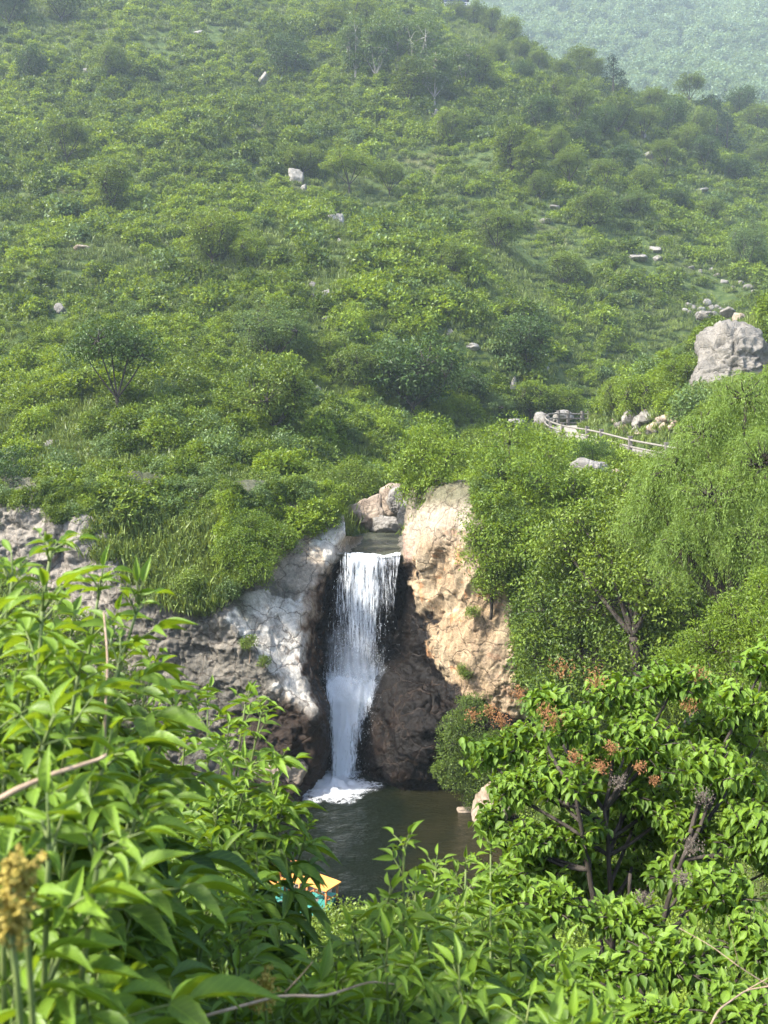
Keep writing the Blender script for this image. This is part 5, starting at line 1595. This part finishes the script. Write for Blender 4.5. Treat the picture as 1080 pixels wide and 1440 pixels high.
blob_tree('cliff_shrub', rock_pt(265, 845), [(265, 822, 26, 20, 35.3)],
          'small bright bush at the lower rim of the ledge grass', M_TREE, .085, n=90, sub=.3, seed=16, cat='bush', trunk=.04, tb=.6)
blob_tree('stream_bush', P(470, 735, 42), [(455, 690, 40, 34, 43), (420, 700, 34, 30, 41), (500, 672, 34, 26, 46), (440, 725, 28, 20, 40.5)],
          'mid green bush overhanging the left bank of the stream', M_TREE, .10, n=90, sub=.42, seed=17, cat='bush', trunk=.06, tb=.5)
blob_tree('edge_tree', P(-20, 800, 41), [(-10, 700, 44, 60, 41), (-30, 760, 44, 60, 40), (10, 660, 34, 40, 43)],
          'dark tree at the left border beside the far end of the cliff', M_DARK, .12, n=70, sub=.5, seed=18, tb=.4)
blob_tree('bank_shrub', (-12.6, 30, float(near_h(-12.6, 30.0))), [(20, 850, 60, 50, 31), (80, 890, 60, 50, 30), (130, 930, 60, 44, 30), (40, 950, 70, 50, 29), (170, 975, 50, 40, 30)],
          'green bush at the foot of the far left cliff behind the nearest leaves', M_TREE, .11, n=60, sub=.45, seed=19, cat='bush', trunk=.06, tb=.45, tv=.2)
for k_, (u, v, d, r_) in enumerate([(725, 760, 34.5, 30), (665, 860, 34.6, 10), (652, 945, 34.8, 12), (350, 905, 34.5, 13), (370, 930, 34.4, 9), (395, 755, 36.9, 10)]):
    blob_tree('crevice_plant', P(u, v + r_ * .8, d + .1), [(u, v, r_, r_ * .9, d - .1)],
              ['bush at the upper right rim of the tan cliff', 'small plant sprouting high on the tan cliff face', 'small plant sprouting low on the tan cliff face', 'green tuft in the joint beside the white slab', 'smaller tuft in the joint beside the white slab', 'tuft at the top of the white rock by the lip'][k_],
              M_TREE, .06, n=50, sub=.16, seed=40 + k_, cat='plant', trunk=.02, bark=M_TWIG)


# ------------------------------------------------------------------ undergrowth on the near slopes
def ngrid(x0, x1, y0, y1, s):
    gx_, gy_ = np.meshgrid(np.arange(x0, x1, s), np.arange(y0, y1, s))
    q = np.stack([gx_.ravel(), gy_.ravel()], 1)
    return q + R.uniform(-.5, .5, q.shape) * s


ug = ngrid(-26, 26, 2.2, 40, 0.95)
uz = near_h(ug[:, 0], ug[:, 1])
ug = np.stack([ug[:, 0], ug[:, 1], uz], 1)[(uz > 0.35)]
ug = ug[(ug[:, 1] > 4) | (np.abs(ug[:, 0]) < 6)]
sc_ = R.uniform(.5, .95, len(ug)) * np.interp(ug[:, 1], [2, 8, 20], [.45, .6, 1.0])
near_fine = [shrub_mesh('undergrowth_shrub', 1.15, 1.2, 26, 150, 0.10, t, rs1, tv=.12) for t in (.35, .55, .7)]
scatter('undergrowth', ug, R.uniform(0, 6.3, len(ug)), sc_, R.randint(0, 3, len(ug)), near_fine, M_TREE, 'green undergrowth covering the near banks of the pool')


# ------------------------------------------------------------------ foreground: compound-leaved shrubs
def frame_of(d):
    d = unit(np.asarray(d, float)); up = np.array([0, 0, 1.0])
    s = unit(np.cross(d, up)) if abs(d[2]) < .95 else np.array([1.0, 0, 0])
    return d, s, unit(np.cross(s, d))


def elder_bush(base, tips, label, seed, scale=1.0, detail=True, cat='shrub', flowers=()):
    rs = np.random.RandomState(seed)
    base = np.array(base, float)
    t = empty('elder_shrub', base, label, cat)
    tr = MB(); LP, LD, LN, LL, LT = [], [], [], [], []
    def leaf(p0, d, size, tone, pairs):
        d, s, n = frame_of(d)
        ln = size * 1.25
        tt = np.linspace(0, 1, 5)[:, None]
        rach = p0 + d * ln * tt - np.array([0, 0, 1]) * (0.18 * ln) * tt ** 2
        tr.tube(rach, np.linspace(.0026, .0012, 5) * scale, 4, 0.7)
        spots = [(1.0, 0)] + [(x, sg) for x in np.linspace(.42, .86, pairs) for sg in (-1, 1)]
        for x, sg in spots:
            q = p0 + d * ln * x - np.array([0, 0, 1]) * (0.18 * ln) * x ** 2
            dd = d * (1.0 if sg == 0 else .55 + .4 * x) + s * sg * .85 + rs.normal(0, .13, 3) - np.array([0, 0, .25 + .2 * x])
            LP.append(q); LD.append(dd); LN.append(n + rs.normal(0, .25, 3) + [0, 0, .4]); LL.append(size * rs.uniform(.8, 1.15) * (1.1 if sg == 0 else .6 + .4 * x))
            LT.append(tone + rs.normal(0, .1))
    for (u, v, d, sz) in tips:
        tip = P(u, v, d) - base
        b0 = np.array([rs.normal(0, .15), rs.normal(0, .15), -.2])
        hor = tip * [1, 1, 0]
        pth = bez(b0, tip, -hor * .18 + [0, 0, .1], 26)
        ln = np.linalg.norm(np.diff(pth, axis=0), axis=1).sum()
        tr.tube(pth, np.linspace(.011, .003, 26) * scale, 6, .4)
        cum_ = np.concatenate([[0], np.cumsum(np.linalg.norm(np.diff(pth, axis=0), axis=1))])
        step = .085 * sz
        nn_ = int(min(ln * .75, 1.25) / step)
        axd = unit(pth[-1] - pth[-4])
        ph = rs.uniform(0, 3.14)
        for k_ in range(nn_):
            sd_ = ln - step * (k_ + .25)
            p0 = np.array([np.interp(sd_, cum_, pth[:, i_]) for i_ in range(3)])
            ph += 1.57 + rs.normal(0, .2)
            a_, s_, n_v = frame_of(axd)
            young = k_ < 2
            for o_ in (0, math.pi):
                out_ = s_ * math.cos(ph + o_) + n_v * math.sin(ph + o_)
                dd = out_ + axd * (1.1 if young else .35) + [0, 0, .15]
                if not young and rs.uniform() < .12: continue
                size = sz * scale * (.055 + .02 * k_ if k_ < 4 else .125) * rs.uniform(.85, 1.1)
                leaf(p0, dd, size, (.86 - .1 * k_) if k_ < 4 else rs.normal(.38, .14), 1 if k_ == 0 else (2 if k_ < 4 else rs.randint(2, 4)))
        for _ in range(3):                                   # youngest leaves at the very tip
            leaf(tip, axd * 1.1 + rs.normal(0, .55, 3), sz * scale * .05, .95, 1)
    N_ = len(LP)
    LL_ = np.array(LL)
    b = MB(); V, Fq, T, U = leaves(np.array(LP), np.array(LD), np.array(LN), LL_, LL_ * rs.uniform(.23, .32, N_), np.clip(np.array(LT) + rs.normal(0, .12, N_), 0, 1), LEAF_E if detail else LEAF_S)
    b.add(V, Fq, T, U)
    link('stem', tr.mesh('stem', True), M_STEM, t)
    link('foliage', b.mesh('foliage', True), M_ELDER, t)
    return t


def gbase(x, y): return (x, y, float(near_h(np.array(x), np.array(y))))


def rtips(n, u0, u1, v0, v1, d0, d1, rs, sz=1.0):
    out_ = []
    while len(out_) < n:
        u, v = rs.uniform(u0, u1), rs.uniform(v0, v1)
        if all((u - a) ** 2 + (v - b) ** 2 > (34 ** 2) for a, b, _, _ in out_[-40:]) or rs.uniform() < .05:
            out_.append((u, v, rs.uniform(d0, d1), sz * rs.uniform(.85, 1.1)))
    return out_


rs3 = np.random.RandomState(77)
elder_bush(gbase(-.9, 1.7), [(72, 775, 1.75, 1), (18, 815, 1.6, 1), (140, 830, 1.95, 1), (195, 850, 1.8, .95), (60, 860, 1.5, 1), (170, 920, 1.7, 1), (250, 985, 1.9, 1), (-20, 900, 1.3, 1), (110, 950, 1.4, 1)]
           + [(100, 895, 2.0, 1), (40, 930, 1.8, 1), (215, 940, 2.1, .95), (-10, 870, 2.0, 1), (160, 880, 2.2, .9), (70, 980, 1.7, 1)] + rtips(10, -60, 220, 960, 1200, 1.15, 1.6, rs3), 'nearest bright-leaved shrub rising highest at the left edge of the view', 501)
elder_bush(gbase(-.75, 1.3), rtips(14, -80, 230, 1180, 1560, .95, 1.5, rs3), 'shaded large-leaved shrub in the bottom left corner', 502)
elder_bush(gbase(-.75, 3.2), [(345, 990, 3.1, 1), (368, 1000, 2.9, 1), (292, 985, 3.3, 1), (320, 1040, 3.0, 1), (395, 1075, 2.9, 1), (385, 1130, 2.8, 1), (262, 1010, 3.0, 1), (350, 1090, 2.7, 1), (432, 1170, 2.9, .75), (395, 1150, 2.8, .9)]
           + rtips(10, 210, 335, 1090, 1280, 2.3, 3.0, rs3), 'leafy shrub in front of the dark cliff, left of the white foam', 503)
elder_bush(gbase(-.4, 2.1), [(362, 1215, 2.2, .6), (345, 1275, 1.9, .8)] + rtips(10, 180, 330, 1290, 1540, 1.6, 2.2, rs3) + rtips(8, 330, 430, 1390, 1540, 1.6, 2.1, rs3), 'shrub with a bright upright tip beside the orange chairs', 504)
elder_bush(gbase(.1, 2.2), [(568, 1190, 2.15, .8), (545, 1270, 2.1, .85), (500, 1325, 2.0, .85), (600, 1300, 2.2, .9), (450, 1370, 1.8, .85)] + rtips(18, 400, 680, 1335, 1560, 1.5, 2.1, rs3) + [(612, 1222, 2.6, .75), (655, 1215, 2.8, .8), (690, 1195, 3.0, .8), (585, 1255, 2.5, .8), (630, 1262, 2.6, .8), (530, 1285, 2.4, .65), (500, 1300, 2.3, .7), (535, 1295, 2.2, .8), (470, 1335, 2.2, .7), (640, 1290, 2.4, .8)], 'shrub in the middle foreground whose tallest sprig stands against the pool', 505)
elder_bush(gbase(.55, 3.2), [(640, 1245, 3.0, .85), (700, 1225, 3.2, .9), (672, 1280, 2.9, .9), (720, 1290, 2.9, .9)] + rtips(12, 600, 800, 1300, 1480, 2.4, 3.0, rs3), 'shrub between the middle foreground and the oval-leaved tree', 506)
elder_bush(gbase(.6, 1.8), [(800, 1400, 1.75, .9), (850, 1420, 1.7, .8), (740, 1440, 1.6, .9)] + rtips(4, 640, 860, 1450, 1560, 1.4, 1.7, rs3), 'low shrub at the bottom edge right of centre with a pale spreading tip', 507)
elder_bush(gbase(-2.2, 5.0), rtips(16, 60, 330, 1000, 1350, 4.4, 5.5, rs3) + rtips(14, -60, 210, 900, 1100, 4.2, 5.5, rs3), 'shrub behind the nearest one at the left, seen through its leaves', 508, detail=False)
elder_bush(gbase(-.3, 5.2), rtips(16, 330, 640, 1330, 1500, 4.6, 5.6, rs3), 'shrub further down the near slope seen between the front sprays', 509, detail=False)


# ------------------------------------------------------------------ foreground: oval-leaved tree with hanging leaves and old seed heads
def oval_tree(base, blobs, label, seed, L=.088, seeds=(), limbs=None, greys=(), tw=.42):
    rs = np.random.RandomState(seed)
    base = np.array(base, float)
    t = empty('oval_leaved_tree', base, label, 'tree')
    tr = MB(); PP, DD, NN, LS, TT = [], [], [], [], []
    fork = limbs[-1] if limbs is not None else np.array([0, 0, 1.0])
    stems_ = []
    zt = limbs[-1][2]
    for k_, (ax_, ay_) in enumerate(((0, 0), (-.32, .1), (.34, -.05), (-.08, .35))):
        e_ = limbs[-1] + [ax_ * zt * .55, ay_ * zt * .5, rs.uniform(-.25, .15) * zt]
        pth = bez(limbs[0] + [ax_ * .12, ay_ * .12, 0], e_, [ax_ * -.25 * zt, ay_ * -.2, 0], 22) + np.cumsum(rs.normal(0, .006, (22, 3)), axis=0)
        tr.tube(pth, np.linspace(.034, .012, 22), 8, wob=.12); stems_.append(pth[6:])
    stems_ = np.concatenate(stems_)
    blobs = list(blobs) + [(u + rs.uniform(-10, 45), v + rs.uniform(-20, 35), ru * 1.05, rv, d + .75, int(n * .7)) for (u, v, ru, rv, d, n) in blobs if v < 1240]
    for (u, v, ru, rv, d, n) in blobs:
        c_ = P(u, v, d) - base
        s = d / F_PX
        ex = np.array([ru * s, (ru + rv) * .5 * s, rv * s])
        e_ = c_ - [0, 0, ex[2] * .4]; w_ = np.linalg.norm(stems_ - e_, axis=1) + 1.5 * np.maximum(0, stems_[:, 2] - e_[2] + .1)
        tr.tube(bez(stems_[w_.argmin()], e_, rs.normal(0, .06, 3) - [0, 0, .05], 12) + np.cumsum(rs.normal(0, .003, (12, 3)), axis=0) * np.linspace(0, 1, 12)[:, None], np.linspace(.015, .008, 12), 7, wob=.12)
        for _ in range(int(n * 2.7)):
            dr = rdir(1, rs)[0]; dr[2] = abs(dr[2]) * 1.1 - .4
            tip = c_ + dr * ex * rs.uniform(.45, 1.0)
            st = c_ - [0, 0, ex[2] * .4] + dr * ex * .1
            tp = bez(st, tip, [0, 0, .05], 8)
            tr.tube(tp, np.linspace(.010, .003, 8), 5)
            ax = unit(tp[-1] - tp[-3])
            young = rs.uniform(.5, .95) if dr[2] > .2 else rs.uniform(.15, .6)
            m_ = rs.randint(5, 10)
            for k_ in range(m_):
                q = tp[-1] - ax * (.032 * k_)
                a = k_ * 1.57 + rs.uniform(-.4, .4)
                for sg in (0, math.pi):
                    a_, s_, n_ = frame_of(ax)
                    out_ = s_ * math.cos(a + sg) + n_ * math.sin(a + sg)
                    dd = out_ * .8 + ax * .25 - np.array([0, 0, .25 + .45 * rs.uniform()]) + rs.normal(0, .12, 3)
                    PP.append(q + out_ * .012); DD.append(dd); NN.append(out_ * .7 + [0, 0, .9] + rs.normal(0, .2, 3))
                    LS.append(L * rs.uniform(.7, 1.12) * (.7 if k_ == 0 else 1)); TT.append(young + rs.normal(0, .1))
    b = MB(); LS = np.array(LS)
    V, Fq, T, U = leaves(np.array(PP), np.array(DD), np.array(NN), LS, LS * rs.uniform(.46, .58, len(LS)), np.clip(TT, 0, 1), LEAF_O)
    b.add(V, Fq, T, U)
    link('trunk', tr.mesh('trunk', True), M_BARK, t)
    link('crown', b.mesh('crown', True), M_DOG, t)
    for lst, mm, nm in ((seeds, M_SEED, 'seed_head'), (greys, M_GREYSEED, 'old_seed_head')):
        for (u, v, d, r_) in lst:
            c_ = P(u, v, d) - base; s = .85 * r_ * d / F_PX
            b = MB(); n = 150
            q = c_ + np.sign(rs.normal(size=(n, 3))) * rs.uniform(0, 1, (n, 3)) ** 1.6 * s * np.array([1.3, 1.3, 1.1])
            V, Fq, T, U = leaves(q, rdir(n, rs) + [0, 0, .4], rdir(n, rs), .020 * rs.uniform(.5, 1.3, n), .007, .5)
            b.add(V, Fq, T)
            for _ in range(14):
                b.tube(bez(c_ - [0, 0, s * .9], c_ + rdir(1, rs)[0] * s * .8, [0, 0, .02], 4), .0016, 4)
            link(nm, b.mesh(nm), mm, t)
    return t


ob = gbase(1.62, 5.7)
lim = np.array([[0, 0, -.2], [.04, 0, .5], [-.02, .02, 1.0], [.03, 0, 1.5], [0.0, 0, 1.95]])
oval_tree(ob, [(735, 1045, 50, 42, 6.3, 22), (800, 1018, 54, 44, 6.2, 24), (722, 1105, 36, 44, 6.0, 14), (858, 975, 44, 48, 6.5, 20), (945, 955, 64, 44, 6.4, 26), (1040, 990, 60, 50, 6.1, 24), (900, 1040, 80, 56, 6.2, 28),
               (1000, 1080, 84, 70, 5.9, 30), (780, 1095, 74, 60, 6.0, 28), (745, 1180, 44, 44, 5.8, 16), (810, 1170, 60, 40, 5.9, 16), (960, 1160, 60, 50, 5.9, 20), (1055, 1170, 60, 80, 5.6, 26), (685, 1060, 20, 30, 6.2, 6), (870, 1110, 60, 44, 6.3, 22), (890, 1165, 60, 40, 6.7, 18), (820, 1230, 60, 36, 6.2, 16), (900, 1225, 50, 34, 6.4, 14), (1010, 1020, 60, 50, 6.5, 20), (770, 985, 44, 26, 6.4, 12), (1070, 930, 40, 40, 6.4, 14), (930, 1130, 50, 44, 6.4, 18), (760, 1220, 70, 40, 5.9, 20), (960, 1230, 60, 40, 5.8, 18), (690, 1150, 20, 34, 6.1, 6)],
          'tree with oval hanging leaves and rusty seed heads at the right front', 601,
          seeds=[(790, 938, 6.2, 17), (768, 1000, 6.0, 12), (838, 955, 6.2, 17), (845, 1078, 5.8, 11), (808, 1064, 5.8, 9), (705, 1012, 6.2, 15), (690, 1000, 6.3, 10), (778, 1012, 6.1, 15), (860, 1052, 5.9, 9), (970, 992, 6.2, 12), (900, 1078, 5.8, 8), (664, 1005, 6.2, 10), (985, 950, 6.3, 14), (730, 975, 6.2, 12), (920, 1098, 5.8, 8)],
          limbs=lim, greys=[(975, 1192, 5.3, 14), (990, 1120, 5.5, 13), (870, 1100, 5.7, 10)])
ob2 = gbase(1.5, 4.6)
oval_tree(ob2, [(1010, 1250, 80, 60, 4.9, 24), (1060, 1320, 60, 70, 4.6, 22), (880, 1290, 70, 44, 5.0, 22), (770, 1270, 70, 44, 5.0, 22), (700, 1250, 50, 34, 5.1, 12), (940, 1350, 90, 50, 4.6, 26), (830, 1370, 80, 50, 4.6, 24), (1040, 1420, 80, 60, 4.3, 24), (900, 1440, 100, 50, 4.2, 26), (740, 1350, 70, 50, 4.7, 20)],
          'lower oval-leaved bush filling the bottom right under the seed-head tree', 602, limbs=np.array([[0, 0, -.2], [.05, 0, .3], [.0, 0, .7]]), L=.085,
          greys=[(960, 1235, 4.8, 11), (905, 1262, 4.8, 11)])

# ------------------------------------------------------------------ flower heads, dry twigs
def flower(u, v, d, r_, label, seed, m=M_YELLOW):
    rs = np.random.RandomState(seed)
    c_ = P(u, v, d); s = r_ * d / F_PX
    t = empty('flower_head', c_, label, 'flower')
    b = MB()
    for _ in range(44):
        e = rdir(1, rs)[0] * s * rs.uniform(.35, 1.25) * [.9, .9, 1.25]
        b.tube(bez([0, 0, -s * .3], e, rs.normal(0, s * .1, 3), 6), np.linspace(.0016, .0010, 6), 5)
        n = 12
        q = e + rdir(n, rs) * s * rs.uniform(.06, .14)
        V, Fq, T, U = leaves(q, rdir(n, rs), rdir(n, rs), .0065, .004, .5); b.add(V, Fq, T)
    link('florets', b.mesh('floret_cluster'), m, t).name = 'floret_cluster'
    b = MB(); g = np.array([0, 0, 1.0]) * -.5
    b.tube(bez([0, 0, 0], [-.05, .05, -.55], [.04, 0, 0], 10), .0028, 6); link('stalk', b.mesh('stalk', True), M_STEM, t)


flower(28, 1225, .72, 30, 'blurred yellow flower cluster, upper of two at the left border', 701)
flower(14, 1290, .70, 34, 'blurred yellow flower cluster, lower of two at the left border', 702)
flower(372, 1392, 1.55, 24, 'yellow-brown flower cluster low in the middle foreground', 703)


def twig(pix, rad, label, name='dry_twig', m=M_TWIG, side=()):
    p_ = np.array([P(*q) for q in pix]); o0_ = p_[0].copy()
    b = MB(); b.tube(smooth_path(p_ - o0_, 30, 3), np.linspace(rad, rad * .5, 30), 7, wob=.12)
    for s_ in side: b.tube(smooth_path(np.array([P(*q) for q in s_]) - o0_, 14, 2), np.linspace(rad * .5, rad * .25, 14), 5)
    o = link(name, b.mesh(name, True), m); o.location = o0_
    return tag(o, label, 'twig')


twig([(-40, 1145, 1.0), (20, 1112, 1.0), (70, 1090, 1.02), (140, 1068, 1.05), (150, 1062, 1.05)], .0042, 'pale dry twig crossing the leaves at the left border')
twig([(140, 1300, 1.5), (148, 1000, 1.55), (152, 930, 1.6), (146, 860, 1.7)], .0035, 'upright pale stem among the nearest leaves at the left')
twig([(180, 1480, 1.35), (270, 1432, 1.4), (345, 1414, 1.45), (400, 1396, 1.5), (450, 1404, 1.5), (520, 1380, 1.65), (560, 1385, 1.8)], .0032, 'brown horizontal twig at the bottom edge under the flower cluster', side=[[(400, 1396, 1.5), (425, 1370, 1.5), (440, 1352, 1.5)]])
twig([(990, 1460, 2.6), (1010, 1420, 2.6), (1050, 1392, 2.7), (1100, 1384, 2.7)], .0035, 'curved dry twig in the bottom right corner', side=[[(1050, 1392, 2.7), (1090, 1370, 2.7)]])
twig([(1100, 1398, 2.8), (1040, 1360, 2.8), (1000, 1330, 2.85), (955, 1305, 2.9)], .0022, 'thin pale dry shoot slanting over the bottom right leaves', side=[[(1040, 1360, 2.8), (1030, 1320, 2.8), (1022, 1290, 2.8)]])

# ------------------------------------------------------------------ air
hb = MB(); hb.box((200, 490, 280), (1100, 1020, 584))
m, nt, out = mat('haze')
pv_ = N(nt, 'ShaderNodeVolumePrincipled', ins={'Color': (0.74, 0.90, 1.0, 1), 'Density': 0.00040, 'Anisotropy': 0.0})
nt.links.new(pv_.outputs[0], out.inputs['Volume'])
tag(link('haze', hb.mesh('haze'), m), 'pale summer haze over the valley', None, None, 'stuff')
